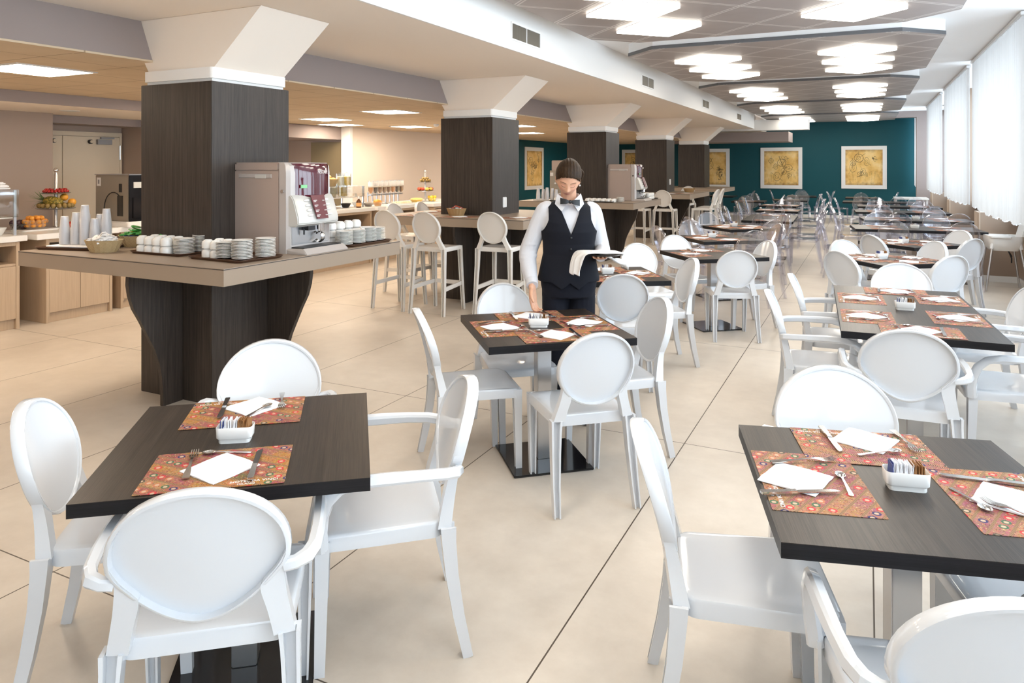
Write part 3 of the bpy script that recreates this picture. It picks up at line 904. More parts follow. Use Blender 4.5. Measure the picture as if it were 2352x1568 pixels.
def back_mesh(sz, zc, rx, rz, yb, hw, yseat, shape=(0, -31, -50)):
    pinch, da, db = shape
    def narrow(sn): return 1 - pinch * max(0, (-sn - .2) / .8)
    m = MB()
    n = 48
    rings = []
    def ring(fr, dy, ex=1.0):
        out = []
        for i in range(n):
            a = 2 * PI * i / n
            x, z = rx * fr * math.cos(a) * narrow(fr * math.sin(a)), zc + rz * fr * math.sin(a)
            out.append((x, by(z, x, sz, yb) - .010 * (1 - fr * fr) + dy, z))
        return out
    for fr in (.08, .35, .65, .88, .935): rings.append(ring(fr, .0035))
    rings.append(ring(.945, .008))
    rings.append(ring(.985, .010))
    rings.append(ring(1.0, .006))
    rings.append(ring(1.0, -.026))
    rings.append(ring(.985, -.031))
    rings.append(ring(.945, -.031))
    for fr in (.935, .88, .65, .35, .08): rings.append(ring(fr, -.0045))
    m.loft(rings)
    def ov(deg, ins):
        return ((rx - ins) * math.cos(R(deg)) * narrow(math.sin(R(deg))), zc + (rz - ins) * math.sin(R(deg)))
    A, B = ov(da, 0), ov(db, .004)
    E0, E1 = (hw + .020, sz - .022), (hw - .034, sz - .022)
    lerp = lambda P, Q, fx, fz: (P[0] + (Q[0] - P[0]) * fx, P[1] + (Q[1] - P[1]) * fz)
    outer = [ov(-3, .0005), ov(da * .55, .0005), A, lerp(A, E0, .20, .36), lerp(A, E0, .58, .68), E0]
    inner = [ov(-4, .012), ov(db * .48, .016), ov(db * .82, .015), B, lerp(B, E1, .55, .5), E1]
    up3 = lambda L: smooth_path([(x, 0, z) for x, z in L], 4)
    for s in (-1, 1):
        rings_ = []
        po, pi_ = up3(outer), up3(inner)
        for i, (q, w) in enumerate(zip(po, pi_)):
            u = max(0, i / (len(po) - 1) - .45) / .55
            f, r_ = .0075 + .004 * u, .0305 + .010 * u
            yo, yi = by(q.z, q.x, sz, yb), by(w.z, w.x, sz, yb)
            rings_.append([(s * q.x, yo + f - .003, q.z), (s * w.x, yi + f, w.z), (s * w.x, yi - r_, w.z), (s * q.x, yo - r_ + .003, q.z)])
        m.loft(rings_)
    return m

def seat_mesh(sz, hf, hr, yf, yr, skirt=.055):
    pts = rrect(1, 1, .22, 6)
    cy_, hy = (yf + yr) / 2, (yf - yr) / 2
    out = [(x * (hr + (hf - hr) * (y + 1) / 2), cy_ + y * hy) for x, y in pts]
    def top(d):
        def f(x, y):
            u = max(0, (y - (yf - .09)) / .09)
            w = max(abs(x) / hf, 0)
            return sz - d - .010 * u * u * 1.6 - .010 * max(0, 1 - w * w) * max(0, 1 - ((y - cy_) / hy) ** 2)
        return f
    def lv(sc, z): return (sc, z)
    n = len(out)
    R_ = []
    for sc, z in ((.05, top(0)), (.35, top(0)), (.65, top(0)), (.85, top(0)), (.95, top(0)), (.985, top(.002)), (1.0, top(.009)), (1.0, lambda x, y: sz - skirt), (.955, lambda x, y: sz - skirt), (.955, lambda x, y: sz - .022), (.3, lambda x, y: sz - .026)):
        R_.append([(x * sc, cy_ + (y - cy_) * sc, z(x * sc, cy_ + (y - cy_) * sc)) for x, y in out])
    return MB().loft(R_)

def leg_mesh(path, w0, w1, d0, d1):
    n = len(path)
    sc = [(w0 + (w1 - w0) * i / (n - 1), d0 + (d1 - d0) * i / (n - 1)) for i in range(n)]
    return MB().sweep(path, USEC, sc, (0, 1, 0))

def rear_path(x, y, sz):
    k = sz / .455
    return [(x, y, sz - .018), (x * 1.01, y - .002, sz * .86), (x * 1.03, y - .012, sz * .62), (x * 1.06, y - .034, sz * .32), (x * 1.085, y - .066, 0)]

def make_chair(name, cat, sz, zc, rx, rz, hf, hr, mat, arms=False):
    yf, yr = .225, -.205
    t = thing(name, '', cat)
    seat_mesh(sz, hf, hr, yf, yr).build('seat', mat, t, 50)
    back_mesh(sz, zc, rx, rz, yr - .005, hr - .006, yr - .008, (.30, -18, -38) if arms else (0, -31, -50)).build('backrest', mat, t, 50)
    for s in (-1, 1):
        leg_mesh(rear_path(s * (hr - .001), yr - .010, sz), .056, .032, .052, .034).build('leg', mat, t, 30)
    for s in (-1, 1):
        xf = hf - .026 + (.018 if arms else 0)
        leg_mesh([(s * xf, yf - .03, sz - .012), (s * (xf - .002), yf - .026, sz * .55), (s * (xf - .006), yf - .02, 0)], .048, .030, .046, .034).build('leg', mat, t, 30)
    if arms:
        for s in (-1, 1):
            p = [(.202, -.248, .622), (.230, -.252, .628), (.258, -.238, .634), (.273, -.20, .638), (.280, -.12, .642), (.282, -.02, .643), (.281, .075, .642), (.277, .138, .626), (.271, .178, .588), (.263, .199, .535), (.254, .206, .475), (.247, .202, .42)]
            w = [(.030, .030)] * 2 + [(.032, .036)] * 3 + [(.034, .040)] * 3 + [(.036, .044), (.038, .046), (.042, .048), (.044, .048)]
            m = MB().sweep([(s * a, b, c) for a, b, c in p], RSQ, w, (0, 0, 1))
            m.build('armrest', mat, t, 40)
    return t

side_chair = Kind(lambda: make_chair('dining_chair', 'chair', .455, .686, .193, .186, .212, .189, M['white_plastic']))
arm_chair = Kind(lambda: make_chair('armchair', 'chair', .455, .684, .220, .188, .236, .214, M['white_plastic'], True))
ghost_chair = Kind(lambda: make_chair('clear_chair', 'chair', .46, .722, .195, .198, .218, .208, M['clear']))

def make_stool():
    t = thing('bar_stool', '', 'stool')
    m = M['stool_plastic']
    sz, hf, hr, yf, yr = .75, .195, .20, .21, -.2
    seat_mesh(sz, hf, hr, yf, yr, .05).build('seat', m, t, 50)
    back_mesh(sz, .972, .178, .180, yr - .005, hr - .006, yr - .008).build('backrest', m, t, 50)
    for s in (-1, 1):
        x, y = s * (hr - .004), yr - .012
        leg_mesh([(x, y, sz - .018), (x * 1.02, y - .006, .55), (x * 1.07, y - .02, .3), (x * 1.12, y - .045, 0)], .05, .032, .046, .034).build('leg', m, t, 30)
        leg_mesh([(s * (hf - .024), yf - .03, sz - .012), (s * (hf - .014), yf - .01, .35), (s * (hf - .004), yf + .02, 0)], .044, .032, .044, .034).build('leg', m, t, 30)
    fr = MB()
    for s in (-1, 1):
        fr.sweep([(s * (hr + .012), yr - .032, .29), (s * (hf - .012), yf - .012, .31)], SQ, [(.018, .045)] * 2)
    fr.sweep([(-hf + .016, yf - .008, .31), (hf - .016, yf - .008, .31)], SQ, [(.018, .045)] * 2)
    fr.build('footrest', m, t, 30)
    return t
stool = Kind(make_stool)

def chair_at(kind, top, face, label, group=None, back=.315):
    """place by the ground point below the middle of the back's top edge"""
    a = R(face)
    x, y = top[0] + back * math.cos(a), top[1] + back * math.sin(a)
    return kind((x, y, 0), a - PI / 2, label, group)

WC = 'white moulded chairs at the dining tables'
# front left table
chair_at(side_chair, (-2.505, 1.445), 39, 'white armless chair at the left picture edge, left end of the nearest left table', WC)
chair_at(arm_chair, (-1.472, 1.233), 129, 'white armchair with its back to the camera at the nearest left table', WC)
chair_at(arm_chair, (-1.333, 2.318), 219, 'white armchair on the right side of the nearest left table', WC)
chair_at(arm_chair, (-2.403, 2.419), -51, 'white armchair on the far side of the nearest left table, before the dark column', WC)
# table in front of the waitress
chair_at(side_chair, (-2.218, 3.328), 41, 'white chair on the left of the table where the waitress stands', WC)
chair_at(side_chair, (-1.131, 3.228), 131, 'white chair with its back to the camera at the table where the waitress stands', WC)
chair_at(side_chair, (-1.105, 4.244), 221, 'white chair on the right of the table where the waitress stands', WC)
chair_at(side_chair, (-2.183, 4.279), -49, "white chair beside the waitress's right hand, far side of her table", WC)
# front right table
chair_at(side_chair, (-0.620, 2.158), 16, 'white armless chair with glints on its seat, left of the nearest right table', WC)
chair_at(arm_chair, (-0.125, 3.070), -75, 'white armchair on the far side of the nearest right table', WC)
chair_at(arm_chair, (0.263, 1.591), 106, 'white armchair in the bottom right corner of the picture', WC)
chair_at(arm_chair, (0.759, 2.529), 196, 'white armchair under the right end of the nearest right table', WC)
# long right table
chair_at(arm_chair, (-0.554, 4.820), 8, 'white armchair on the left of the long right table, nearer of two', WC)
chair_at(arm_chair, (-0.486, 5.593), 6, 'white armchair on the left of the long right table, farther of two', WC)
chair_at(arm_chair, (0.181, 3.948), 94, 'white armchair, back to the camera, at the near end of the long right table', WC)
chair_at(arm_chair, (0.240, 6.577), -86, 'white armchair at the far end of the long right table', WC)
chair_at(arm_chair, (0.992, 4.845), 186, 'white armchair on the window side of the long right table, nearer of two', WC)
chair_at(arm_chair, (0.958, 5.691), 186, 'white armchair on the window side of the long right table, farther of two', WC)
# table behind the waitress
chair_at(side_chair, (-1.590, 5.048), 114, "white chair with its back to the camera, right of the waitress's hip", WC)
chair_at(side_chair, (-1.335, 6.165), 214, 'white chair on the right of the table just behind the waitress', WC)
chair_at(side_chair, (-2.095, 7.101), -52, 'white chair seen edge-on at the far side of the table behind the waitress', WC)
chair_at(side_chair, (-2.257, 6.069), 34, "white chair left of the table behind the waitress, under her tray", WC)
# second table behind the waitress
chair_at(side_chair, (-1.965, 8.128), -50, 'white chair on the far left side of the third table in the left row', WC)
chair_at(side_chair, (-1.077, 6.925), 112, 'white chair with its back to the camera at the third table in the left row', WC)
chair_at(side_chair, (-0.928, 7.953), 220, 'white chair on the right of the third table in the left row', WC)
# tables beyond the long right table
chair_at(side_chair, (-0.240, 7.300), 52, 'white chair on the left of the table beyond the long right table', WC)
chair_at(side_chair, (-0.234, 8.394), -52, 'white chair at the far left of the table beyond the long right table', WC)
chair_at(side_chair, (0.646, 8.681), 218, 'white chair at the far right of the table beyond the long right table', WC)
chair_at(side_chair, (0.682, 7.394), 128, 'white chair at the near right of the table beyond the long right table', WC)
chair_at(side_chair, (0.039, 9.164), 45, 'white chair at the left of the last white-chaired table in the right row', WC)
chair_at(side_chair, (1.023, 10.263), 225, 'white chair at the far right of the last white-chaired table in the right row', WC)
chair_at(side_chair, (1.031, 9.164), 135, 'white chair at the near right of the last white-chaired table, left of the high chair', WC)

# ------------------------------------------------------------------ tables
def make_table(w, d, bases):
    t = thing('dining_table', '', 'table')
    hx, hy = w / 2, d / 2
    MB().box(-hx, hx, -hy, hy, .7485, .75).build('tabletop_veneer', M['table_wood'], t, 0)
    MB().box(-hx, hx, -hy, hy, .711, .7485).build('tabletop_edge', M['table_edge'], t, 0)
    for b in bases:
        MB().box(-.04, .04, b - .04, b + .04, .012, .711).build('pedestal', M['steel'], t, 0, .003)
        MB().box(-.225, .225, b - .225, b + .225, 0, .012).build('base_plate', M['black_gloss'], t, 0, .003)
        MB().box(-.15, .15, b - .15, b + .15, .703, .711).build('mounting_plate', M['black'], t, 0)
    return t
sq_table = Kind(lambda: make_table(.8, .8, [0]))
long_table = Kind(lambda: make_table(.8, 1.64, [-.42, .42]))

TABS = {}
def table(key, kind, x, y, ang, label, w=.8, d=.8):
    o = kind((x, y, 0), R(ang), label, 'dark wood pedestal dining tables')
    TABS[key] = (x, y, ang, w, d)
    return o
table('t1', sq_table, -1.859, 1.757, 38.5, 'dark square dining table at the front left, nearest the camera')
table('t2', sq_table, -1.650, 3.731, 40.5, 'dark square dining table where the waitress stands')
table('t3', sq_table, .090, 2.335, 15.8, 'dark square dining table at the right front, cut by the picture edge')
table('t4', long_table, .222, 5.185, 3.5, 'long dark dining table set for six, along the right', .8, 1.64)
table('t5', sq_table, -1.936, 5.745, 33.5, 'dark square dining table partly hidden behind the waitress')
table('t6', sq_table, -1.43, 7.56, 40, 'dark square dining table third in the left row behind the waitress')
table('t7', sq_table, -1.67, 9.25, 38, 'dark square dining table fourth in the left row, first with clear chairs')
table('t8', sq_table, -1.72, 11.04, 44, 'dark square dining table fifth in the left row with clear chairs')
table('t9', long_table, -1.50, 13.2, 2, 'dark long dining table sixth in the left row with clear chairs', .8, 1.64)
table('t10', sq_table, -1.62, 15.58, 0, 'dark square dining table seventh in the left row with clear chairs')
table('t11', sq_table, -1.78, 17.5, -4, 'dark square dining table eighth in the left row with clear chairs')
table('t12', sq_table, -2.72, 19.3, 2, 'dark square dining table left of the far aisle by the fourth column')
table('t13', sq_table, -3.93, 22.2, 0, 'dark square dining table against the teal wall beneath the half-hidden print')
table('t14', sq_table, -1.85, 20.4, 10, 'dark square dining table ninth in the left row, near the teal wall')
table('t15', sq_table, -1.75, 23.1, 5, 'dark square dining table last in the left row under the middle print')
table('r5', sq_table, .20, 7.90, 38, 'dark square dining table just beyond the long right table')
table('r6', sq_table, .47, 9.66, 45, 'dark square dining table left of the high chair')
table('r7', long_table, .62, 11.92, 96.5, 'long dark dining table with clear chairs, first past the high chair', .8, 1.64)
table('r8', long_table, .74, 13.85, 97, 'long dark dining table with clear chairs, second past the high chair', .8, 1.64)
table('r9', long_table, .60, 16.1, 93, 'long dark dining table with clear chairs, third past the high chair', .8, 1.64)
table('r10', long_table, .62, 18.2, 92, 'long dark dining table with clear chairs, fourth past the high chair', .8, 1.64)
table('r11', long_table, .27, 20.2, 90, 'long dark dining table near the teal wall under the right print', .8, 1.64)
table('r12', sq_table, -.15, 22.7, 90, 'dark square dining table touching the teal wall under the right print')

# clear chairs around the far tables
GC = 'clear plastic chairs at the far tables'
def ghosts(key, spots, desc):
    x, y, ang, w, d = TABS[key]
    a = R(ang)
    for side, lat, extra, words in spots:
        # side: direction (deg, table frame) from the table centre to the chair
        b = a + R(side)
        hd = (w if side % 180 == 0 else d) / 2
        dist = hd + .10 + extra
        cx = x + math.cos(b) * dist - math.sin(b) * lat
        cy_ = y + math.sin(b) * dist + math.cos(b) * lat
        ghost_chair((cx, cy_, 0), b + PI / 2, 'clear plastic chair %s of the %s' % (words, desc), GC)
four = [(270, 0, 0, 'on the camera side'), (0, 0, 0, 'on the right side'), (90, 0, 0, 'on the far side'), (180, 0, 0, 'on the left side')]
ghosts('t7', four, 'fourth table in the left row')
ghosts('t8', four, 'fifth table in the left row')
ghosts('t9', [(270, 0, 0, 'at the near end'), (0, -.38, .05, 'on the near aisle side'), (0, .40, .0, 'on the far aisle side'), (180, -.4, 0, 'on the far left side'), (180, .4, 0, 'on the near left side')], 'sixth table in the left row')
ghosts('t10', [(270, 0, -.05, 'on the camera side'), (0, 0, .08, 'on the aisle side'), (180, 0, 0, 'on the left side'), (90, 0, 0, 'on the far side')], 'seventh table in the left row')
ghosts('t11', [(0, 0, .1, 'on the aisle side'), (180, 0, 0, 'on the left side'), (90, 0, 0, 'on the far side')], 'eighth table in the left row')
ghosts('t12', [(270, 0, 0, 'on the camera side'), (0, 0, 0, 'on the right side'), (180, 0, .05, 'on the left side'), (90, 0, 0, 'on the far side')], 'table left of the far aisle')
ghosts('t13', [(270, 0, .1, 'on the camera side'), (0, 0, .1, 'on the right side')], 'table against the teal wall')
ghosts('t14', [(270, 0, 0, 'on the camera side'), (0, 0, -.06, 'on the aisle side'), (180, 0, 0, 'on the left side')], 'ninth table in the left row')
ghosts('t15', [(0, 0, .05, 'on the aisle side'), (180, 0, .05, 'on the left side'), (270, 0, .05, 'on the camera side'), (90, 0, 0, 'on the wall side')], 'last table in the left row')
def longside(words):
    # table turned 90 degrees: its right side (0) faces away, left side (180) faces the camera
    return [(180, .42, .08, 'at the near left'), (180, -.40, .08, 'at the near right'), (0, -.42, 0, 'at the far left'), (0, .40, 0, 'at the far right'), (90, 0, .03, 'at the aisle end')]
# local +y of these tables points to world -x; camera side is world -y = local -x
for k, dsc in (('r7', 'first long table past the high chair'), ('r8', 'second long table past the high chair'), ('r9', 'third long table past the high chair'), ('r10', 'fourth long table past the high chair')):
    ghosts(k, longside(k), dsc)
ghosts('r11', [(180, .4, .05, 'at the near left'), (180, -.4, .05, 'at the near right'), (90, 0, .1, 'at the aisle end')], 'long table near the teal wall')
ghosts('r12', [(90, 0, .05, 'on the left side'), (270, 0, .08, 'on the right side'), (180, 0, .05, 'on the camera side')], 'table touching the teal wall')

# ------------------------------------------------------------------ bar stools
BS = 'white bar stools at the counters'
def stool_at(x, y, face, label):
    stool((x, y, 0), R(face) - PI / 2, label, BS)
stool_at(-4.93, 7.02, 88, 'white bar stool nearest the coffee counter, left of three at the second column')
stool_at(-4.375, 6.97, 90, 'white bar stool in the middle of three at the second column')
stool_at(-3.72, 7.26, 93, "white bar stool beside the waitress's shoulder at the second column")
stool_at(-5.30, 8.45, 2, 'white bar stool at the left end of the second column counter, farther of two')
stool_at(-5.42, 7.93, -4, 'white bar stool at the left end of the second column counter, nearer of two')
stool_at(-3.80, 15.02, 90, 'white bar stool with its back to the camera at the fourth column counter')
stool_at(-4.35, 14.9, 85, 'white bar stool mostly hidden by the coffee counter at the fourth column')
stool_at(-3.17, 15.75, 176, 'white bar stool on the right of the fourth column counter, nearer of two')
stool_at(-3.17, 16.37, 180, 'white bar stool on the right of the fourth column counter, farther of two')
stool_at(-3.98, 17.5, -95, 'white bar stool behind the fourth column counter')

# ------------------------------------------------------------------ high chair by the window wall
hc = thing('high_chair', 'cream child high chair with grey legs by the window wall', 'high chair', (1.63, 11.52, 0), R(95))
pl = M['stool_plastic']
mb = MB()
o2 = rrect(.16, .17, .06)
mb.loft([[(x * .2, y * .2, .56) for x, y in o2], [(x, y, .555) for x, y in o2], [(x * 1.08, y * 1.08, .60) for x, y in o2], [(x * 1.12, y * 1.12, .72) for x, y in o2], [(x * 1.20, y * 1.2, .725) for x, y in o2], [(x * 1.20, y * 1.2, .69) for x, y in o2], [(x * 1.13, y * 1.13, .59) for x, y in o2], [(x * .9, y * .9, .53) for x, y in o2]])
mb.build('seat_shell', pl, hc, 40)
bk = []
for z, w, y in ((.60, .15, -.15), (.72, .15, -.19), (.82, .145, -.215), (.92, .12, -.235), (.97, .08, -.245), (.985, .03, -.248)):
    bk.append([(x * w, y + .014 * q, z) for x, q in ((-1, -1), (1, -1), (1, 1), (-1, 1))])
MB().loft(bk).build('backrest', pl, hc, 40, .006)
MB().loft([[(x * 1.25, .06 + y * .95, .705) for x, y in rrect(.17, .14, .05)], [(x * 1.25, .06 + y * .95, .725) for x, y in rrect(.17, .14, .05)]]).build('tray', pl, hc, 40)
for sx in (-1, 1):
    for sy in (-1, 1):
        l_ = MB().tube([(sx * .15, sy * .15, .62), (sx * .23, sy * .245, 0)], .013, 10).build('leg', M['steel'], hc)
        MB().tube([(sx * .145, sy * .145, .66), (sx * .165, sy * .168, .555)], [.03, .02], 10).build('leg_socket', pl, l_)
MB().tube([(0, -.05, .55), (.01, -.10, .42), (.015, -.1, .36)], .009, 8).tube([(.04, -.05, .55), (.045, -.11, .44)], .009, 8).build('strap', M['black'], hc)

# low table end / white console near the teal wall on the right
cs = thing('side_table', 'low white side table under the narrow blind by the teal wall', 'side table', (1.0, 21.0, 0))
MB().box(-.38, .38, -.45, .45, .80, .84).build('top', M['white_top'], cs, 0, .004)
for sx in (-1, 1):
    for sy in (-1, 1):
        MB().box(sx * .34 - .02, sx * .34 + .02, sy * .40 - .02, sy * .40 + .02, 0, .80).build('leg', M['white_top'], cs, 0)

# ------------------------------------------------------------------ place settings
def text_obj(name, body, size, mat, parent, loc, rot, extrude=.0004, align='CENTER', sx=1.0):
    cu = bpy.data.curves.new(name + '_curve', 'FONT')
    cu.body = body
    cu.size = size
    cu.align_x = align
    cu.align_y = 'CENTER'
    cu.extrude = extrude
    tmp = bpy.data.objects.new('tmp', cu)
    C.objects.link(tmp)
    dg = bpy.context.evaluated_depsgraph_get()
    me = bpy.data.meshes.new_from_object(tmp.evaluated_get(dg))
    bpy.data.objects.remove(tmp)
    bpy.data.curves.remove(cu)
    me.materials.clear()
    me.materials.append(mat)
    o = link(name, me, parent)
    o.location = loc
    o.rotation_euler = rot
    o.scale = (sx, 1, 1)
    return o

def prof_strip(rows, th):
    """flat implement from rows (y, half width, z); thickness th"""
    m = MB()
    m.loft([[(-w, y, z), (w, y, z), (w, y, z + th), (-w, y, z + th)] for y, w, z in rows])
    return m

def make_fork():
    t = thing('fork', '', 'fork')
    prof_strip([(-.10, .0085, .0), (-.095, .0105, .0005), (-.06, .0085, .002), (-.02, .0045, .004), (.02, .0035, .006), (.035, .004, .006), (.045, .010, .0045), (.055, .0125, .003)], .0022).build('handle', M['cutlery'], t, 40)
    m = MB()
    for k in range(4):
        x = -.0105 + .007 * k
        m.sweep([(x, .054, .004), (x, .075, .002), (x * .96, .092, .0055), (x * .94, .100, .0085)], SQ, [(.004, .002), (.0038, .002), (.003, .0018), (.0016, .0014)])
    m.build('tine', M['cutlery'], t, 40)
    return t
def make_knife():
    t = thing('knife', '', 'knife')
    prof_strip([(-.108, .006, 0), (-.105, .009, 0), (-.06, .0085, 0), (-.015, .0065, .0008), (-.008, .008, .001)], .0065).build('handle', M['cutlery'], t, 40)
    m = MB()
    rows = [(-.008, -.007, .007), (.01, -.008, .0078), (.06, -.009, .009), (.092, -.009, .0095), (.106, -.004, .009), (.112, .004, .008)]
    m.loft([[(a, y, .003), (b, y, .002), (b, y, .0045), (a, y, .0036)] for y, a, b in rows])
    m.build('blade', M['cutlery'], t, 40)
    return t
def make_spoon():
    t = thing('teaspoon', '', 'spoon')
    prof_strip([(-.070, .005, 0), (-.066, .0065, .0), (-.04, .005, .0015), (-.0, .003, .004), (.03, .003, .0055), (.04, .0045, .005)], .002).build('handle', M['cutlery'], t, 40)
    m = MB()
    n = 16
    R_ = []
    for sc, z in ((.1, .0012), (.5, .002), (.85, .0045), (1, .0075), (.94, .0078), (.8, .006), (.4, .0035), (.1, .003)):
        R_.append([(.0145 * sc * math.cos(2 * PI * i / n), .058 + .022 * sc * math.sin(2 * PI * i / n), z) for i in range(n)])
    m.loft(R_)
    m.build('bowl', M['cutlery'], t, 60)
    return t
def make_napkin():
    rn = random.Random(3)
    pts = []
    n = 9
    for a, b in (((-1, -1), (1, -1)), ((1, -1), (1, 1)), ((1, 1), (-1, 1)), ((-1, 1), (-1, -1))):
        for i in range(n):
            u = i / n
            x, y = a[0] + (b[0] - a[0]) * u, a[1] + (b[1] - a[1]) * u
            k = .081 + rn.uniform(-.0012, .0012)
            pts.append((x * k, y * k))
    def zt(h):
        return lambda x, y: h + .0012 * math.sin(x * 40) + .001 * math.cos(y * 50)
    m = MB().rings(pts, [(.02, 0.0), (.98, 0.0), (1, .0006), (1, zt(.0035)), (.98, zt(.0042)), (.6, zt(.0045)), (.02, zt(.0045))])
    return tag(m.build('paper_napkin', M['paper'], None, 50), '', 'napkin')
def make_mat(mat):
    pts = rrect(.201, .1425, .004, 2)
    m = MB().loft([[(x, y, 0) for x, y in pts], [(x, y, .0012) for x, y in pts]])
    pm = tag(m.build('placemat', mat, None, 0), '', 'placemat')
    text_obj('lettering', 'HOTEL DA VINCI', .017, M['print_white'], pm, (.115, -.112, .0014), (0, 0, 0))
    text_obj('lettering', 'MILANO', .013, M['print_white'], pm, (.095, -.129, .0014), (0, 0, 0))
    return pm
fork, knife, teaspoon, napkin = Kind(make_fork), Kind(make_knife), Kind(make_spoon), Kind(make_napkin)
placemat, placemat_r = Kind(lambda: make_mat(M['placemat'])), Kind(lambda: make_mat(M['placemat_rose']))

ZT = .75
def setting(key, side, where, rose=False, lat=0.0, napk=45, full=True, dist=None, cut=None):
    """one place: side = direction from table centre to the sitter in the table frame (deg)"""
    x, y, ang, w, d = TABS[key]
    b = R(ang + side)
    hd = (w if side % 180 == 0 else d) / 2
    dd = hd - .157 if dist is None else dist
    ca, sa = math.cos(b), math.sin(b)
    mx, my = x + ca * dd - sa * lat, y + sa * dd + ca * lat
    rz = b + PI / 2                       # sitter's right is local +x, away from the sitter local +y
    pm = (placemat_r if rose else placemat)((mx, my, ZT + .0002 + (.0013 if side % 180 else 0)), rz, 'printed paper placemat %s' % where, 'patterned placemats')
    def at(lx, ly):
        return mx + math.cos(rz) * lx - math.sin(rz) * ly, my + math.sin(rz) * lx + math.cos(rz) * ly
    z0 = ZT + .0030
    cut = cut or {}
    nx, ny = cut.get('n', (0, -.005))
    px_, py_ = at(nx, ny)
    napkin((px_, py_, z0), rz + R(napk), 'white paper napkin %s' % where, 'paper napkins')
    if full:
        for kind, nm, dflt in ((fork, 'fork', (-.105, -.01, 4, .005)), (knife, 'knife', (.105, -.01, -3, .005)), (teaspoon, 'teaspoon', (0, .108, 95, .0))):
            lx, ly, a, up = cut.get(nm, dflt)
            px_, py_ = at(lx, ly)
            kind((px_, py_, z0 + up), rz + R(a), 'steel %s %s' % (nm, where), 'table cutlery')

setting('t1', 270, 'nearest the camera on the front left table', lat=-.042, dist=.245, napk=45, cut={'fork': (-.085, .03, 4, .005), 'knife': (.105, -.009, 0, .005), 'teaspoon': (.009, .109, 82, 0), 'n': (.005, -.005)})
setting('t1', 90, 'on the far half of the front left table', lat=.037, dist=.256, napk=44, cut={'fork': (-.118, -.085, 5, .005), 'knife': (.083, -.042, 2, .005), 'teaspoon': (-.043, .026, 149, .006), 'n': (-.024, -.050)})
W2 = 'on the table where the waitress stands'
setting('t2', 270, 'on the camera side, ' + W2, lat=.0, napk=40, cut={'fork': (-.11, .05, 12, .005)})
setting('t2', 180, 'on the left side, ' + W2, napk=22, cut={'teaspoon': (.06, .09, 60, 0)})
setting('t2', 0, 'on the right side, ' + W2, napk=43)
setting('t2', 90, "by the waitress's hand, " + W2, napk=44, cut={'teaspoon': (-.07, .1, 120, 0)})
W3 = 'of the front right table'
setting('t3', 180, 'on the left side ' + W3, rose=True, dist=.25, lat=.034, napk=-30, cut={'fork': (-.125, .0, 15, .005), 'knife': (.098, -.055, 13, .005), 'teaspoon': (.016, .085, 89, .0), 'n': (-.002, -.045)})
setting('t3', 90, 'on the far side ' + W3, rose=True, dist=.255, lat=.03, napk=-35, cut={'fork': (-.140, -.06, 4, .005), 'knife': (.092, -.042, 3, .004), 'teaspoon': (-.025, .058, 110, .004), 'n': (-.019, -.058)})
setting('t3', 0, 'on the right side ' + W3, rose=True, dist=.24, lat=-.07, napk=-34, cut={'fork': (-.095, .006, -50, .005), 'knife': (.12, .008, -8, .002), 'teaspoon': (-.012, .10, 107, .0), 'n': (0, -.01)})
W4 = 'of the long right table'
setting('t4', 180, 'on the left side, nearer the camera, ' + W4, rose=True, lat=.36, napk=44)
setting('t4', 180, 'on the left side, farther back, ' + W4, rose=True, lat=-.28, napk=44)
setting('t4', 270, 'at the near end ' + W4, rose=True, napk=44)
setting('t4', 90, 'at the far end ' + W4, rose=True, napk=44)
setting('t4', 0, 'on the window side, nearer the camera, ' + W4, rose=True, lat=-.22, napk=40)
setting('t4', 0, 'on the window side, farther back, ' + W4, rose=True, lat=.42, napk=30)
SD = ((270, 'camera side'), (180, 'left side'), (0, 'right side'), (90, 'far side'))
for key, dsc, sides, rose, full in (
        ('t5', 'table just behind the waitress', (270, 180, 0, 90), False, True),
        ('t6', 'third table in the left row', (180, 90), True, True),
        ('t7', 'fourth table in the left row', (180, 270, 90), True, False),
        ('t8', 'fifth table in the left row', (270, 0, 90, 180), False, False),
        ('t9', 'sixth table in the left row', (270, 90), False, False),
        ('t10', 'seventh table in the left row', (270, 180, 0), False, False),
        ('t11', 'eighth table in the left row', (270, 180, 0), False, False),
        ('t12', 'table left of the far aisle', (270,), False, False),
        ('r5', 'table just beyond the long right table', (270, 180, 0, 90), True, True),
        ('r6', 'table left of the high chair', (270, 180, 0, 90), True, True)):
    for s, wd in SD:
        if s in sides:
            setting(key, s, 'on the %s of the %s' % (wd, dsc), rose=rose, napk=random.uniform(35, 50), full=full)
for key, dsc in (('r7', 'first long table past the high chair'), ('r8', 'second long table past the high chair'), ('r9', 'third long table past the high chair'), ('r10', 'fourth long table past the high chair')):
    for s, wd, lt in ((180, 'camera side', .42), (180, 'camera side', -.4), (0, 'far side', -.42), (0, 'far side', .4)):
        hf_ = 'left' if (lt > 0) == (s == 180) else 'right'
        setting(key, s, 'at the %s %s of the %s' % ('near' if wd == 'camera side' else 'far', hf_, dsc), rose=True, lat=lt, napk=random.uniform(35, 50), full=False)

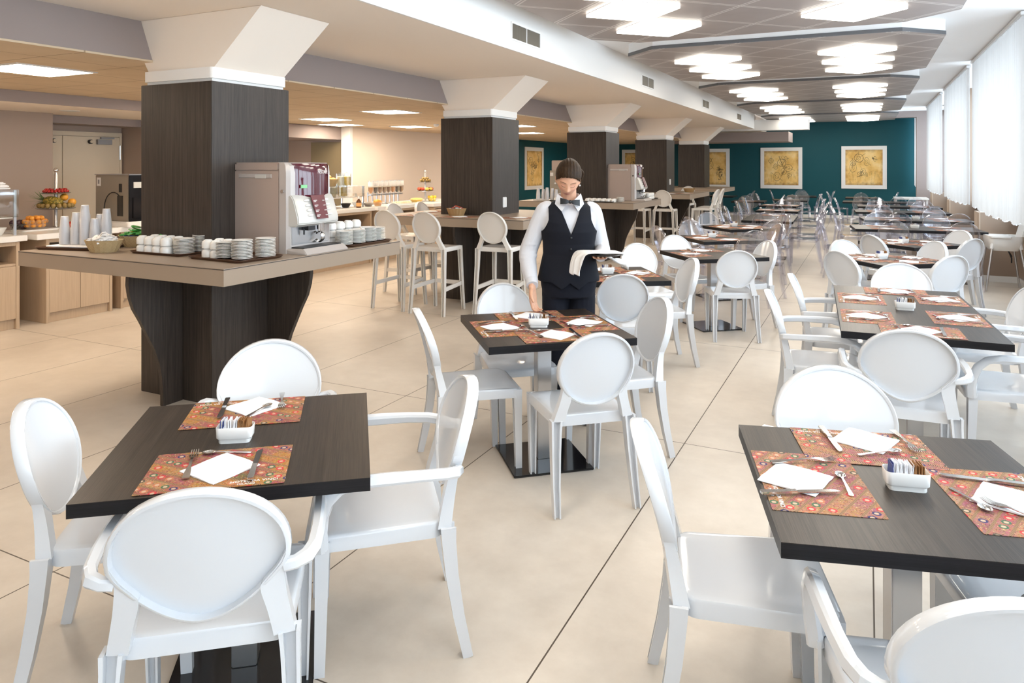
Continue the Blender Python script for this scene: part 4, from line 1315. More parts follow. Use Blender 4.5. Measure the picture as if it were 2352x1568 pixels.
# sachet holders
def make_holder():
    t = thing('sachet_holder', '', 'holder')
    m = MB()
    o_ = rrect(.058, .030, .014)
    lev = [(.05, 0.0), (.84, 0), (.86, .002), (.86, .012), (.90, .0135), (.965, .017), (1, .05), (.985, .052), (.955, .05), (.90, .016), (.05, .014)]
    m.rings(o_, lev)
    m.build('ceramic_bowl', M['porcelain'], t, 40)
    return t
holder = Kind(make_holder)
def make_sachet(mat):
    def f():
        m = MB()
        m.loft([[(-.021, -.0009, 0), (.021, -.0009, 0), (.021, .0009, 0), (-.021, .0009, 0)], [(-.021, -.0021, .028), (.021, -.0021, .028), (.021, .0021, .028), (-.021, .0021, .028)], [(-.021, -.0005, .058), (.021, -.0005, .058), (.021, .0005, .058), (-.021, .0005, .058)]])
        return tag(m.build('sugar_sachet', mat, None, 0), '', 'sachet')
    return Kind(f)
sach = {'white': make_sachet(M['sachet_white']), 'brown': make_sachet(M['sachet_brown']), 'blue': make_sachet(M['sachet_blue'])}
def sachets(key, lx, ly, rot, n, dsc):
    x, y, ang, w, d = TABS[key]
    a = R(ang)
    hx, hy = x + math.cos(a) * lx - math.sin(a) * ly, y + math.sin(a) * lx + math.cos(a) * ly
    rz = a + R(rot)
    holder((hx, hy, ZT), rz, 'white ceramic holder full of sachets on the %s' % dsc, 'sachet holders')
    rn = random.Random(len(dsc))
    for k in range(n):
        u = (k + .5) / n
        kind = 'blue' if u < .16 else 'white' if u < .62 else 'brown'
        if kind == 'blue' and k % 2: kind = 'white'
        q = (u - .5) * .088
        px_, py_ = hx + math.cos(rz) * q, hy + math.sin(rz) * q
        o = sach[kind]((px_, py_, ZT + .0155), rz + R(90 + rn.uniform(-6, 6)), '%s sugar sachet standing in the holder on the %s' % (kind, dsc), '%s sachets on the %s' % (kind, dsc))
        o.rotation_euler[0] = R(rn.uniform(-9, 9))
        o.rotation_euler[1] = R(rn.uniform(-5, 5))
sachets('t1', -.03, -.02, -5, 25, 'front left table')
sachets('t2', -.03, -.02, -15, 22, 'table where the waitress stands')
sachets('t3', 0, -.03, -2, 25, 'front right table')
sachets('t4', -.01, -.03, 0, 22, 'long right table')
for k, lx, ly, r_, n, dsc in (('t5', .0, .05, 0, 8, 'table just behind the waitress'), ('r5', -.05, .05, 0, 10, 'table just beyond the long right table'), ('r6', -.12, -.0, 0, 8, 'table left of the high chair'),
                              ('t7', -.05, .1, 0, 6, 'fourth table in the left row'), ('t8', .0, .1, 0, 6, 'fifth table in the left row'), ('r7', 0, 0, 80, 6, 'first long table past the high chair'),
                              ('r8', 0, 0, 80, 6, 'second long table past the high chair'), ('t13', .0, .0, 0, 4, 'table against the teal wall'), ('t14', 0, 0, 0, 4, 'ninth table in the left row')):
    sachets(k, lx, ly, r_, n, dsc)

# ------------------------------------------------------------------ things on the coffee counters
def make_machine():
    """bean-to-cup machine; local x = front, y = width, base at z 0"""
    t = thing('coffee_machine', '', 'coffee machine')
    d0, d1, w = -.44, 0.0, .22
    # cabinet: side panels, door edge
    MB().box(d0, d1 - .015, -w, w, .0, .575).build('cabinet_body', M['machine_panel'], t, 30, .006)
    MB().box(d0 - .002, d1 - .016, -w - .003, w + .003, .565, .63).build('lid', M['machine_panel'], t, 30, .012)
    MB().loft([[(-.40, -w - .0015, z) for z in (.52, .55)] + [(-.08, -w - .0015, z) for z in (.55, .52)], [(-.39, -w - .005, z) for z in (.525, .546)] + [(-.09, -w - .005, z) for z in (.546, .525)]]).build('handle_recess', M['machine_silver'], t, 0)
    MB().box(-.235, -.13, -w - .009, -w - .004, .518, .546).build('badge', M['machine_grey'], t, 0, .003)
    # front door: rounded silver shell
    prof = []
    pts = [(-.015, -w), (.045, -w + .002), (.07, -w + .02), (.07, w - .02), (.045, w - .002), (-.015, w)]
    lev = [(0.0, 1), (.30, 1), (.555, 1), (.605, .9), (.628, .6)]
    MB().loft([[(x * k if x > 0 else x, y, z) for x, y in pts] for z, k in lev]).build('door_shell', M['machine_silver'], t, 30)
    MB().tube([(.02, -w - .002, .43), (.02, -w - .012, .43)], .013, 14).build('door_lock', M['chrome'], t)
    # maroon curved fascia
    n = 14
    arc = [(.055 + .05 * math.sin(PI * i / n) ** .6, -w + .045 + (2 * w - .06) * i / n) for i in range(n + 1)] + [(.02, w - .015), (.02, -w + .045)]
    fz_ = MB().loft([[(x * (1 if z < .6 else .88), y, z) for x, y in arc] for z in (.385, .5, .595, .622)]).build('fascia', M['maroon'], t, 40)
    text_obj('lettering', 'NESCAFE', .036, M['print_white'], fz_, (.1045, .085, .562), (R(90), 0, R(90)), .0006, 'CENTER', .70)
    MB().box(.096, .1015, -.13, -.07, .450, .473).build('display', M['lcd'], fz_, 0)
    # pale grey control hood
    hood = []
    for y, sx in ((-w + .012, .86), (-w + .06, 1), (w - .06, 1), (w - .012, .86)):
        q = [(.03, .40), (.085, .405), (.115, .37), (.165, .24), (.165, .205), (.13, .185), (.03, .185)]
        hood.append([(.03 + (x - .03) * sx, y, z) for x, z in q])
    hd = MB().loft(hood).build('control_hood', M['machine_grey'], t, 25, .006)
    nrm = Vector((.13, 0, .05)).normalized()
    for side in (-1, 1):
        for k in range(4):
            z = .365 - .034 * k
            x = .1185 + (.37 - z) * .385
            MB().ball((x, side * .10, z), (.012, .026, .010), 12, 8).build('button', M['print_white'], hd)
    cd_ = MB().loft([[(.124, -.07, .40), (.124, .07, .40), (.132, .07, .40), (.132, -.07, .40)], [(.178, -.055, .235), (.178, .055, .235), (.186, .055, .235), (.186, -.055, .235)]]).build('menu_card', M['maroon_card'], hd, 0)
    m = MB()
    for k in range(4):
        z = .365 - .034 * k
        x = .135 + (.40 - z) * .327
        m.box(x - .002, x + .004, -.058, -.025, z - .004, z + .001).box(x - .002, x + .004, -.058, -.034, z - .013, z - .009).box(x - .002, x + .004, .03, .052, z - .006, z - .002)
    m.build('card_print', M['print_white'], cd_, 0)
    # dispensing bay
    MB().box(.015, .075, -w + .03, w - .03, .06, .19).build('bay_panel', M['steel'], t, 0)
    MB().box(.072, .078, .10, w - .035, .062, .186).build('mirror_panel', M['chrome'], t, 0)
    MB().loft([[(.13 + .028 * math.cos(a), .035 + .033 * math.sin(a), z) for a in [2 * PI * i / 16 for i in range(16)]] for z in (.145, .235)]).build('outlet_block', M['chrome'], t, 40)
    MB().box(.08, .13, -.09, -.02, .155, .187).tube([(.10, -.10, .165), (.10, -.10, .125)], .006, 8).build('spout', M['black'], t, 0)
    ring_ = [(.10 + .035 * math.cos(2 * PI * i / 20), .06, .095 + .035 * math.sin(2 * PI * i / 20)) for i in range(20)]
    mm = MB()
    sec_r = []
    for i in range(20):
        a = 2 * PI * i / 20
        sec_r.append([(.10 + (.036 + .007 * math.cos(b)) * math.cos(a), .055 + .02 * math.sin(b), .10 + (.036 + .007 * math.cos(b)) * math.sin(a)) for b in (0, PI / 2, PI, 1.5 * PI)])
    mm.loft(sec_r, False, 0, True).build('cup_flap', M['chrome'], t, 50)
    # drip tray
    tr = MB().loft([[(.0, -w + .005, 0), (.0, w - .005, 0), (.235, w + .0, 0), (.235, -w, 0)], [(.0, -w + .005, .035), (.0, w - .005, .035), (.195, w - .008, .04), (.195, -w + .008, .04)]]).build('drip_tray', M['machine_silver'], t, 0, .004)
    MB().box(.04, .185, -w + .03, w - .03, .038, .046).build('drip_grid', M['black'], tr, 0)
    MB().box(.02, .05, -w + .03, w - .03, .04, .062).build('dark_slot', M['black'], tr, 0)
    return t
machine = Kind(make_machine)
machine((-3.625, 3.955, CT), 0, 'large coffee machine with maroon fascia on the nearest counter', 'coffee machines')
machine((-3.62, 12.2, CT), 0, "coffee machine on the counter right of the waitress's head", 'coffee machines')

def make_tray(w, d, mat):
    def f():
        o_ = rrect(w / 2, d / 2, .035)
        m = MB().rings(o_, [(.05, 0), (.93, 0), (1, .016), (1.0, .018), (.985, .018), (.92, .004), (.05, .004)])
        return tag(m.build('serving_tray', mat, None, 35), '', 'tray')
    return Kind(f)
tray_b = make_tray(.52, .37, M['tray_brown'])
tray_k = make_tray(.52, .37, M['tray_black'])
tray_w = make_tray(.44, .32, M['white_top'])

def make_cup():
    t = thing('coffee_cup', '', 'cup')
    # cups stand upside down
    MB().lathe([(0, .046), (.034, .045), (.037, .0), (.040, .0), (.0405, .034), (.036, .045), (.026, .053), (.024, .056), (.021, .056), (.019, .053), (0, .053)], 18).build('bowl', M['porcelain'], t, 40)
    a = [R(60 - 120 * i / 8) for i in range(9)]
    MB().tube([(.038 + .018 * math.cos(q), 0, .022 + .015 * math.sin(q)) for q in a], .0042, 6, 0, (0, 1, 0)).build('handle', M['porcelain'], t, 50)
    return t
cup = Kind(make_cup)
def make_saucer(r):
    def f():
        m = MB().lathe([(0, .001), (r * .45, 0), (r * .5, .003), (r * .95, .0095), (r, .0115), (r * .985, .0135), (r * .94, .0125), (r * .5, .006), (0, .005)], 24)
        return tag(m.build('saucer', M['porcelain'], None, 50), '', 'saucer')
    return Kind(f)
saucer = make_saucer(.066)
plate = make_saucer(.11)

def stack_of(kind, x, y, z, n, step, label, group, jit=.0015):
    for k in range(n):
        kind((x + random.uniform(-jit, jit), y + random.uniform(-jit, jit), z + k * step), random.uniform(0, 6), label, group)
def cup_block(x0, y0, dx, dy, nx, ny, z, label, group, tall=2):
    for i in range(nx):
        for j in range(ny):
            for k in range(tall):
                cup((x0 + dx[0] * i + dy[0] * j, y0 + dx[1] * i + dy[1] * j, z + k * .0565), random.uniform(-.5, .5) + 2.2, label, group)

# nearest counter, left tray, corner tray, right tray
TT = CT + .0045
tray_b((-4.345, 3.475, CT), 0, 'brown tray of cups and saucers at the middle of the nearest counter front')
cup_block(-4.555, 3.37, (.0865, -.004), (.01, .09), 4, 2, TT, 'white coffee cup stacked on the left brown tray of the nearest counter', 'cups on the left tray')
stack_of(saucer, -4.175, 3.40, TT, 11, .0095, 'white saucer in the front stack on the left brown tray', 'saucers, left tray front')
stack_of(saucer, -4.185, 3.56, TT, 12, .0095, 'white saucer in the rear stack on the left brown tray', 'saucers, left tray rear')
tray_b((-3.72, 3.43, CT), R(-4), 'brown tray of cups and saucers at the counter corner left of the coffee machine')
cup_block(-3.92, 3.38, (.088, -.008), (.004, .092), 2, 2, TT, 'white coffee cup stacked on the corner tray of the nearest counter', 'cups on the corner tray')
stack_of(saucer, -3.745, 3.375, TT, 11, .0095, 'white saucer in the left stack on the corner tray', 'saucers, corner tray left')
stack_of(saucer, -3.60, 3.37, TT, 13, .0095, 'white saucer in the front corner stack on the corner tray', 'saucers, corner tray front')
stack_of(saucer, -3.56, 3.53, TT, 13, .0095, 'white saucer in the stack beside the coffee machine', 'saucers, corner tray right')
tray_b((-3.60, 4.50, CT), R(90), 'brown tray of cups and saucers right of the coffee machine')
for k, (x, y) in enumerate(((-3.555, 4.33), (-3.55, 4.475), (-3.55, 4.62), (-3.55, 4.735))):
    stack_of(saucer, x, y - .01, TT, (11, 11, 12, 11)[k], .0095, 'white saucer in the %s stack on the tray right of the coffee machine' % ('nearest', 'second', 'third', 'farthest')[k], 'saucers, right tray %d' % (k + 1))
cup_block(-3.69, 4.33, (0, .10), (-.09, 0), 4, 1, TT, 'white coffee cup behind the saucers right of the coffee machine', 'cups on the right tray', 3)
# third counter, by the waitress
tray_k((-3.98, 11.43, CT), 0, 'black tray of cups at the front of the third counter')
cup_block(-4.2, 11.35, (.09, 0), (0, .09), 6, 2, TT, 'white coffee cup on the black tray of the third counter', 'cups on the third counter', 1)
stack_of(saucer, -3.66, 11.45, TT, 8, .0095, 'white saucer stacked on the black tray of the third counter', 'saucers on the third counter')
tray_k((-3.60, 12.73, CT), R(90), 'black tray of stacked cups behind the coffee machine of the third counter')
cup_block(-3.68, 12.56, (.09, 0), (0, .09), 3, 4, TT, 'white coffee cup stacked behind the machine of the third counter', 'cups behind the third counter machine')
tray_k((-4.62, 11.46, CT), 0, "black tray of cups left on the third counter behind the waitress's shoulder")
cup_block(-4.78, 11.38, (.09, 0), (0, .09), 4, 2, TT, "white coffee cup on the counter behind the waitress's shoulder", 'cups at the left of the third counter', 1)

# plastic tumblers in nested stacks
def make_tumbler():
    # stacked upside down: rim at the bottom
    m = MB().lathe([(.0355, 0), (.038, 0), (.036, .003), (.025, .120), (.022, .122), (0, .122), (0, .119), (.0235, .118), (.0345, .003)], 14)
    return tag(m.build('plastic_tumbler', M['cup_plastic'], None, 50), '', 'tumbler')
tumbler = Kind(make_tumbler)
def tumblers(x, y, z, n, where, g):
    for k in range(n):
        tumbler((x, y, z + .014 * k), 0, 'clear plastic tumbler in the %s' % where, g)
tray_b((-5.20, 3.36, CT), R(14), 'brown tray of plastic tumblers on the left end of the nearest counter')
tw = MB().rings(rrect(.20, .14, .02), [(.05, 0), (1, 0), (1, .006), (.05, .008)]).build('tray_cloth', M['paper'], None, 40)
tag(tw, 'white paper lining under the tumblers on the nearest counter', 'lining')
tw.location = (-5.20, 3.36, CT + .0185)
tw.rotation_euler = (0, 0, R(14))
for k, (x, y, n, nm) in enumerate(((-5.325, 3.30, 7, 'front left stack'), (-5.245, 3.335, 9, 'second front stack'), (-5.165, 3.35, 13, 'tall middle stack'), (-5.09, 3.375, 6, 'low middle stack'), (-5.33, 3.385, 6, 'rear left stack'), (-5.255, 3.42, 8, 'rear middle stack'), (-5.05, 3.44, 11, 'right stack'), (-5.13, 3.445, 8, 'rear right stack'))):
    tumblers(x, y, CT + .027, n, nm + ' on the nearest counter', 'tumblers, ' + nm)
tray_w((-5.02, 11.55, CT), 0, 'white tray of plastic cups left of the waitress on the third counter')
for k in range(5):
    tumblers(-5.17 + .085 * k, 11.50 + .03 * (k % 2), CT + .005, (7, 6, 8, 7, 6)[k], "row of stacks behind the waitress, stack %s" % ('one', 'two', 'three', 'four', 'five')[k], 'tumblers behind the waitress %d' % (k + 1))

def make_basket(w, d, h, mat):
    def f():
        o_ = [(math.cos(2 * PI * i / 36) * w, math.sin(2 * PI * i / 36) * d) for i in range(36)]
        def rip(s_, a): return [(x * s_ * (1 + a * (1 if i % 2 else -1)), y * s_ * (1 + a * (1 if i % 2 else -1))) for i, (x, y) in enumerate(o_)]
        lev = [(.05, 0, 0), (.70, 0, 0), (.76, h * .2, .02), (.86, h * .55, .02), (.97, h * .92, .015), (1.0, h, .01), (.97, h, .01), (.90, h * .9, 0), (.72, h * .2, 0), (.05, h * .18, 0)]
        m = MB().loft([[(x, y, z) for x, y in rip(s_, a)] for s_, z, a in lev])
        return tag(m.build('wicker_basket', mat, None, 0), '', 'basket')
    return Kind(f)
basket_p = make_basket(.135, .105, .085, M['wicker_pale'])
basket_s = make_basket(.13, .09, .09, M['wicker'])
def make_packet(mat, sx, sy, nm, cat):
    def f():
        m = MB().loft([[(-sx, -sy, 0), (sx, -sy, 0), (sx, sy, 0), (-sx, sy, 0)], [(-sx * .9, -sy * .9, .008), (sx * .9, -sy * .9, .010), (sx * .9, sy * .9, .008), (-sx * .9, sy * .9, .010)]])
        return tag(m.build(nm, mat, None, 0), '', cat)
    return Kind(f)
pk = {'white': make_packet(M['print_white'], .030, .014, 'portion_packet', 'packet'), 'green': make_packet(M['green_wrap'], .034, .020, 'portion_packet', 'packet'),
      'blue': make_packet(M['blue_wrap'], .032, .016, 'portion_packet', 'packet'), 'yellow': make_packet(M['yellow_wrap'], .032, .018, 'portion_packet', 'packet'), 'red': make_packet(M['red_wrap'], .03, .016, 'portion_packet', 'packet')}
def heap(kinds, x, y, z, rx, ry, n, where, lay=.012):
    for k in range(n):
        a = random.uniform(0, 2 * PI)
        q = math.sqrt(random.random()) * .85
        kk = kinds(k / n) if callable(kinds) else kinds
        o = pk[kk]((x + math.cos(a) * rx * q, y + math.sin(a) * ry * q, z + lay * (k * 3.2 / n) * (1.1 - q)), random.uniform(0, 6), '%s wrapped portion packet %s' % (kk, where), '%s packets %s' % (kk, where))
        o.rotation_euler[0] = random.uniform(-.5, .5)
        o.rotation_euler[1] = random.uniform(-.4, .4)
basket_p((-4.83, 3.27, CT), R(15), 'oval wicker basket of white packets on the nearest counter front')
heap('white', -4.83, 3.27, CT + .070, .115, .088, 64, 'in the front wicker basket', .02)
basket_p((-4.93, 3.60, CT), R(25), 'oval wicker basket of green and yellow packets behind the first basket')
heap(lambda u: 'blue' if u < .2 else 'yellow' if u < .45 else 'green', -4.93, 3.60, CT + .072, .12, .09, 40, 'in the rear wicker basket', .024)
basket_p((-4.60, 3.58, CT), R(30), 'oval wicker basket right of the green packets, with a red wrapper')
heap(lambda u: 'yellow' if u < .3 else 'green' if u < .8 else 'red', -4.60, 3.58, CT + .068, .1, .075, 14, 'in the right wicker basket', .02)
basket_s((-4.47, 7.52, CT), R(5), 'small wicker basket of packets on the second counter by the column')
heap(lambda u: 'blue' if u < .12 else 'white' if u < .75 else 'red', -4.47, 7.52, CT + .075, .09, .06, 12, 'in the basket on the second counter', .014)
# place settings at the bar counters
def bar_set(x, y, rz, where):
    placemat_r((x, y, CT + .0002), rz, 'printed paper placemat %s' % where, 'patterned placemats')
    napkin((x, y, CT + .0032), rz + R(42), 'white paper napkin %s' % where, 'paper napkins')
bar_set(-4.32, 7.34, 0, 'in front of the middle stool of the second counter')
bar_set(-3.62, 7.50, R(10), 'at the right corner of the second counter')
bar_set(-4.90, 7.36, 0, 'in front of the left stool of the second counter')
bar_set(-5.15, 8.0, R(-90), 'at the left end of the second counter')
bar_set(-3.55, 15.8, R(90), 'on the right side of the fourth counter')
bar_set(-3.8, 15.4, R(0), 'on the front of the fourth counter')
basket_s((-3.62, 16.4, CT), 0, 'small wicker basket at the right of the fourth counter')

# ------------------------------------------------------------------ buffet cabinets
BT = .945
def cabinet(x0, x1, y0, y1, label, doors, niche=0.20, top=(.03, .12, .12)):
    """front faces +x (x1)"""
    t = thing('buffet_cabinet', label, 'cabinet', (x1, (y0 + y1) / 2, 0))
    oy = (y0 + y1) / 2
    a, b = y0 - oy, y1 - oy
    D = x0 - x1
    th = .035
    body = MB().box(D, 0, a, a + th, 0, BT - .06).box(D, 0, b - th, b, 0, BT - .06).box(D, D + .02, a + th, b - th, .1, BT - .06).box(D, -.03, a + th, b - th, 0, .10)
    body.box(D, -.01, a + th, b - th, BT - .085 - niche, BT - .06 - niche).box(D, -.005, a + th, b - th, BT - .10, BT - .06)
    body.build('carcass', M['cabinet_taupe'], t, 0, .002)
    n = doors
    for k in range(n):
        q0, q1 = a + th + (b - a - 2 * th) * k / n, a + th + (b - a - 2 * th) * (k + 1) / n
        MB().box(-.022, -.002, q0 + .002, q1 - .002, .105, BT - .087 - niche).build('door', M['cabinet_taupe'], t, 0, .0015)
    MB().box(D - .02, top[0], a - top[1], b + top[2], BT - .058, BT).build('counter_top', M['white_top'], t, 0, .004)
    return t
cabinet(-8.5, -7.74, 3.15, 4.34, 'taupe buffet cabinet with white top at the left picture edge', 2, .22, (.03, .03, .06))
cabinet(-8.5, -7.72, 4.59, 5.33, 'taupe two-door buffet cabinet left of the coffee counter', 2, .20, (.04, .115, .06))
cabinet(-8.5, -7.76, 5.46, 6.45, 'taupe buffet cabinet behind the coffee counter, under the juice dispenser', 2, .16, (.03, .05, .05))
stack_of(plate, -8.0, 4.85, BT - .06 - .20 + .001, 5, .011, 'white plate in the niche of the two-door buffet cabinet', 'plates in the niche')
cabinet(-8.4, -7.58, 8.10, 9.93, 'long taupe buffet cabinet behind the coffee machine', 2, .26, (.03, .06, .06))
cabinet(-8.4, -7.54, 10.08, 11.3, 'taupe buffet cabinet behind the bar stools', 2, .24, (.03, .07, .05))
cabinet(-8.4, -7.28, 11.42, 13.3, 'taupe buffet cabinet with fruit stand left of the second column', 3, .24, (.03, .05, .05))

def disc(r, z, th=.006, n=28):
    return MB().lathe([(.0, z), (r * .9, z), (r, z + th * 1.5), (r * .985, z + th * 2), (r * .88, z + th), (0, z + th)], n)
def fruit_stand(loc, h, tiers, label):
    t = thing('tiered_stand', label, 'fruit stand', loc)
    MB().lathe([(0, 0), (.10, 0), (.10, .008), (.022, .014), (.019, .02), (.019, h - .07), (.012, h - .055), (.012, h - .045), (0, h - .045)], 16).build('pole', M['steel'], t, 40)
    MB().ball((0, 0, h - .022), .026, 16, 10).build('finial', M['chrome'], t)
    for r, z in tiers:
        disc(r, z).build('tier_plate', M['steel'], t, 40)
    return t
def ball_kind(name, mat, r, cat, squash=1.0, stalk=False):
    def f():
        prof = [(0, -r * squash * .9)]
        n = 9
        for i in range(1, n):
            a = -PI / 2 + PI * i / n
            prof.append((r * math.cos(a), r * squash * math.sin(a)))
        prof.append((r * .12, r * squash * .93))
        prof.append((0, r * squash * .84))
        m = MB().lathe([(p, z + r * squash) for p, z in prof], 16)
        if stalk:
            m.tube([(0, 0, r * squash * 1.8), (.003, 0, r * squash * 2.15)], .0018, 6)
        return tag(m.build(name, mat, None, 60), '', cat)
    return Kind(f)
apricot = ball_kind('apricot', M['apricot'], .027, 'fruit', .95)
orange = ball_kind('orange', M['orange'], .044, 'fruit', .95)
kiwi = ball_kind('kiwi', M['kiwi'], .025, 'fruit', 1.15)
cherry = ball_kind('strawberry', M['cherry'], .016, 'fruit', 1.0)
apple = ball_kind('apple', M['apple_red'], .039, 'fruit', .9, True)
apple_y = ball_kind('yellow_apple', M['apple_yellow'], .039, 'fruit', .9, True)
plum = ball_kind('plum', M['plum'], .030, 'fruit', 1.0)
lemon = ball_kind('lemon', M['lemon'], .030, 'fruit', 1.15)
def around(kind, cx, cy_, z, r, n, label, group, a0=0, jit=.0):
    for k in range(n):
        a = a0 + 2 * PI * k / n
        kind((cx + r * math.cos(a), cy_ + r * math.sin(a), z + random.uniform(0, jit)), random.uniform(0, 6), label, group)

sx, sy = -8.36, 5.08
fruit_stand((sx, sy, BT), .68, [(.20, .215), (.15, .39)], 'tall steel fruit stand with pineapple and berries on the left buffet')
around(cherry, sx, sy, BT + .402, .118, 22, 'red berry on the top tier of the left fruit stand', 'berries on the left stand')
around(cherry, sx, sy, BT + .402, .080, 14, 'red berry on the top tier of the left fruit stand', 'berries on the left stand', .2)
around(cherry, sx, sy, BT + .42, .098, 12, 'red berry on the top tier of the left fruit stand', 'berries on the left stand', .1)
around(kiwi, sx, sy, BT + .227, .163, 18, 'kiwi around the rim of the middle tier of the left fruit stand', 'kiwis on the left stand')
for x, y, z, l in ((.04, .02, .345, 'left'), (.10, .075, .345, 'right')):
    orange((sx + x, sy + y + .05, BT + .25 + (.055 if l == 'left' else 0)), 0, 'grapefruit on the middle tier of the left fruit stand, the %s one' % ('upper' if l == 'left' else 'lower'))
pa = thing('pineapple', 'whole pineapple lying on the left fruit stand', 'fruit', (sx + .05, sy - .06, BT + .30), R(26.3))
prf = [(0, -.10), (.035, -.095), (.055, -.06), (.062, 0), (.055, .06), (.036, .095), (0, .10)]
pm_ = MB().lathe(prf, 22).xf(Matrix.Rotation(R(-82), 4, 'Y'))
pm_.build('pineapple_body', M['pineapple'], pa, 60)
lv = MB()
for k in range(26):
    a = random.uniform(0, 2 * PI)
    sp = random.uniform(.02, .085)
    ln = random.uniform(.10, .18)
    d = Vector((-1, math.cos(a) * sp * 7, math.sin(a) * sp * 7 + .15)).normalized()
    b = Vector((-.085, math.cos(a) * .018, math.sin(a) * .018 + .01))
    p = [b, b + d * ln * .5, b + d * ln + Vector((0, math.cos(a) * .03, math.sin(a) * .03))]
    lv.sweep(p, [(-1, 0), (0, -.25), (1, 0), (0, .25)], [(.010, .008), (.008, .006), (.001, .001)])
lv.build('leaf_crown', M['leaf'], pa, 0)
for k, (x, y, kd, l) in enumerate(((-.06, .14, apple, 'red apple under the left fruit stand, nearest the tumblers'), (.02, .15, apple, 'red apple under the left fruit stand, behind the tumblers'), (.10, .02, apple_y, 'yellow apple at the foot of the left fruit stand'))):
    kd((sx + .12 + x * .6, sy + y * .7 - .02, BT), k, l)

def make_bowl(r, h, mat, nm='serving_bowl'):
    def f():
        m = MB().lathe([(0, 0), (r * .55, 0), (r * .72, h * .3), (r * .95, h * .85), (r, h), (r * .975, h), (r * .93, h * .85), (r * .68, h * .3), (r * .5, .008), (0, .008)], 28)
        return tag(m.build(nm, mat, None, 50), '', 'bowl')
    return Kind(f)
glass_bowl = make_bowl(.135, .10, M['glass'])
glass_small = make_bowl(.095, .075, M['glass'])
white_bowl = make_bowl(.10, .08, M['porcelain'])
def pile(kind, cx, cy_, z, r, n, step, label, group):
    k = 0
    lay = 0
    while k < n:
        rr = r * (.70 if lay == 0 else .86 if lay == 1 else .55)
        m = max(1, min(n - k, int(2 * PI * rr / step)))
        around(kind, cx, cy_, z + lay * step * .72, rr, m, label, group, lay * .4, .004)
        k += m
        if rr > step and k < n:
            m2 = min(n - k, 3)
            around(kind, cx, cy_, z + lay * step * .72 + .004, rr * .4, m2, label, group, lay)
            k += m2
        lay += 1
bx, by_ = -8.24, 4.78
MB_pl = MB().rings(rrect(.20, .13, .03), [(.05, 0), (.95, 0), (1, .014), (.97, .016), (.05, .008)])
pl_ = tag(MB_pl.build('serving_plate', M['porcelain'], None, 40), 'white oblong plate under the bowl of apricots', 'plate')
pl_.location = (bx, by_, BT); pl_.rotation_euler = (0, 0, R(90))
glass_bowl((bx, by_, BT + .0165), 0, 'glass bowl of apricots on the left buffet')
pile(apricot, bx, by_, BT + .03, .115, 34, .054, 'apricot in the glass bowl on the left buffet', 'apricots in the bowl')
glass_small((-8.36, 4.68, BT), 0, 'glass bowl of dark plums left of the apricots')
pile(plum, -8.36, 4.68, BT + .012, .075, 12, .058, 'dark plum in the bowl left of the apricots', 'plums in the bowl')
# left edge: covered dish and glass case with dish towels
white_bowl((-7.95, 4.22, BT), 0, 'white bowl of yoghurt at the left picture edge')
g_ = tag(MB().lathe([(0, .06), (.085, .06), (.05, .075), (0, .085)], 20).build('yoghurt', M['porcelain'], None, 50), 'white yoghurt heaped in the bowl at the left picture edge', 'food')
g_.location = (-7.95, 4.22, BT)
def glass_case(loc, sx_, sy_, label, h=.36):
    t = thing('display_case', label, 'display case', loc)
    hx, hy = sx_ / 2, sy_ / 2
    MB().box(-hx, hx, -hy, hy, h, h + .008).build('top_pane', M['glass'], t, 0)
    MB().box(-hx + .05, hx - .05, -hy + .03, hy - .03, .172, .186).build('shelf', M['white_top'], t, 0, .002)
    MB().box(hx - .006, hx, -hy, hy, .186, h).build('front_pane', M['glass'], t, 0)
    for a in (-1, 1):
        for b in (-1, 1):
            MB().box(a * (hx - .02) - .01, a * (hx - .02) + .01, b * (hy - .03) - .012, b * (hy - .03) + .012, 0, h).build('post', M['steel'], t, 0)
    return t
glass_case((-8.0, 4.0, BT), .42, .72, 'glass display case at the left picture edge', .46)
cl = MB()
for k in range(5):
    cl.obox((0, 0, .012 + .014 * k), (.26 - .02 * k, .30 - .03 * k, .014), R(8 * k - 10), 0, R(3 * (k % 2)))
cl = tag(cl.build('folded_towel', M['paper'], None, 0, .004), 'white folded towels on the glass case at the left picture edge', 'towel')
cl.location = (-7.97, 4.17, BT + .4685)

# juice dispenser behind the coffee counter
jd = thing('juice_dispenser', 'grey boxy juice dispenser with side vents left of the first column', 'dispenser', (-7.98, 5.74, BT))
MB().box(-.30, .30, -.24, .24, .06, .60).build('housing', M['dispenser_grey'], jd, 0, .006)
MB().box(.30, .315, -.24, .24, .06, .60).box(.315, .33, -.2, .2, .10, .34).build('dark_front', M['black_gloss'], jd, 0, .003)
MB().box(-.31, .32, -.245, .245, .60, .612).build('lid', M['steel'], jd, 0)
v_ = MB()
for k in range(14):
    for j in range(2):
        pass
    v_.box(.10 + .012 * (k % 9) + (.03 if k > 8 else 0), .106 + .012 * (k % 9) + (.03 if k > 8 else 0), -.2425, -.239, .12 if k < 9 else .40, .36 if k < 9 else .50)
v_.build('vent_slots', M['black'], jd, 0)
lb_ = MB().box(-.27, -.20, -.2435, -.24, .47, .57).build('label_plate', M['print_white'], jd, 0)
MB().box(-.25, -.22, -.2445, -.2435, .495, .545).build('label_print', M['grey_paint'], lb_, 0)
MB().box(.31, .325, -.19, .0, .45, .52).box(.33, .335, -.05, .05, .15, .20).build('control_panel', M['machine_grey'], jd, 0)
MB().tube([(.20 + .16 * math.cos(R(a)) - .12, -.26 - .02 * math.sin(R(a) / 2), .20 + .20 * math.sin(R(a))) for a in range(250, 40, -15)], .006, 8, 0, (0, 1, 0)).build('cable', M['black'], jd, 50)
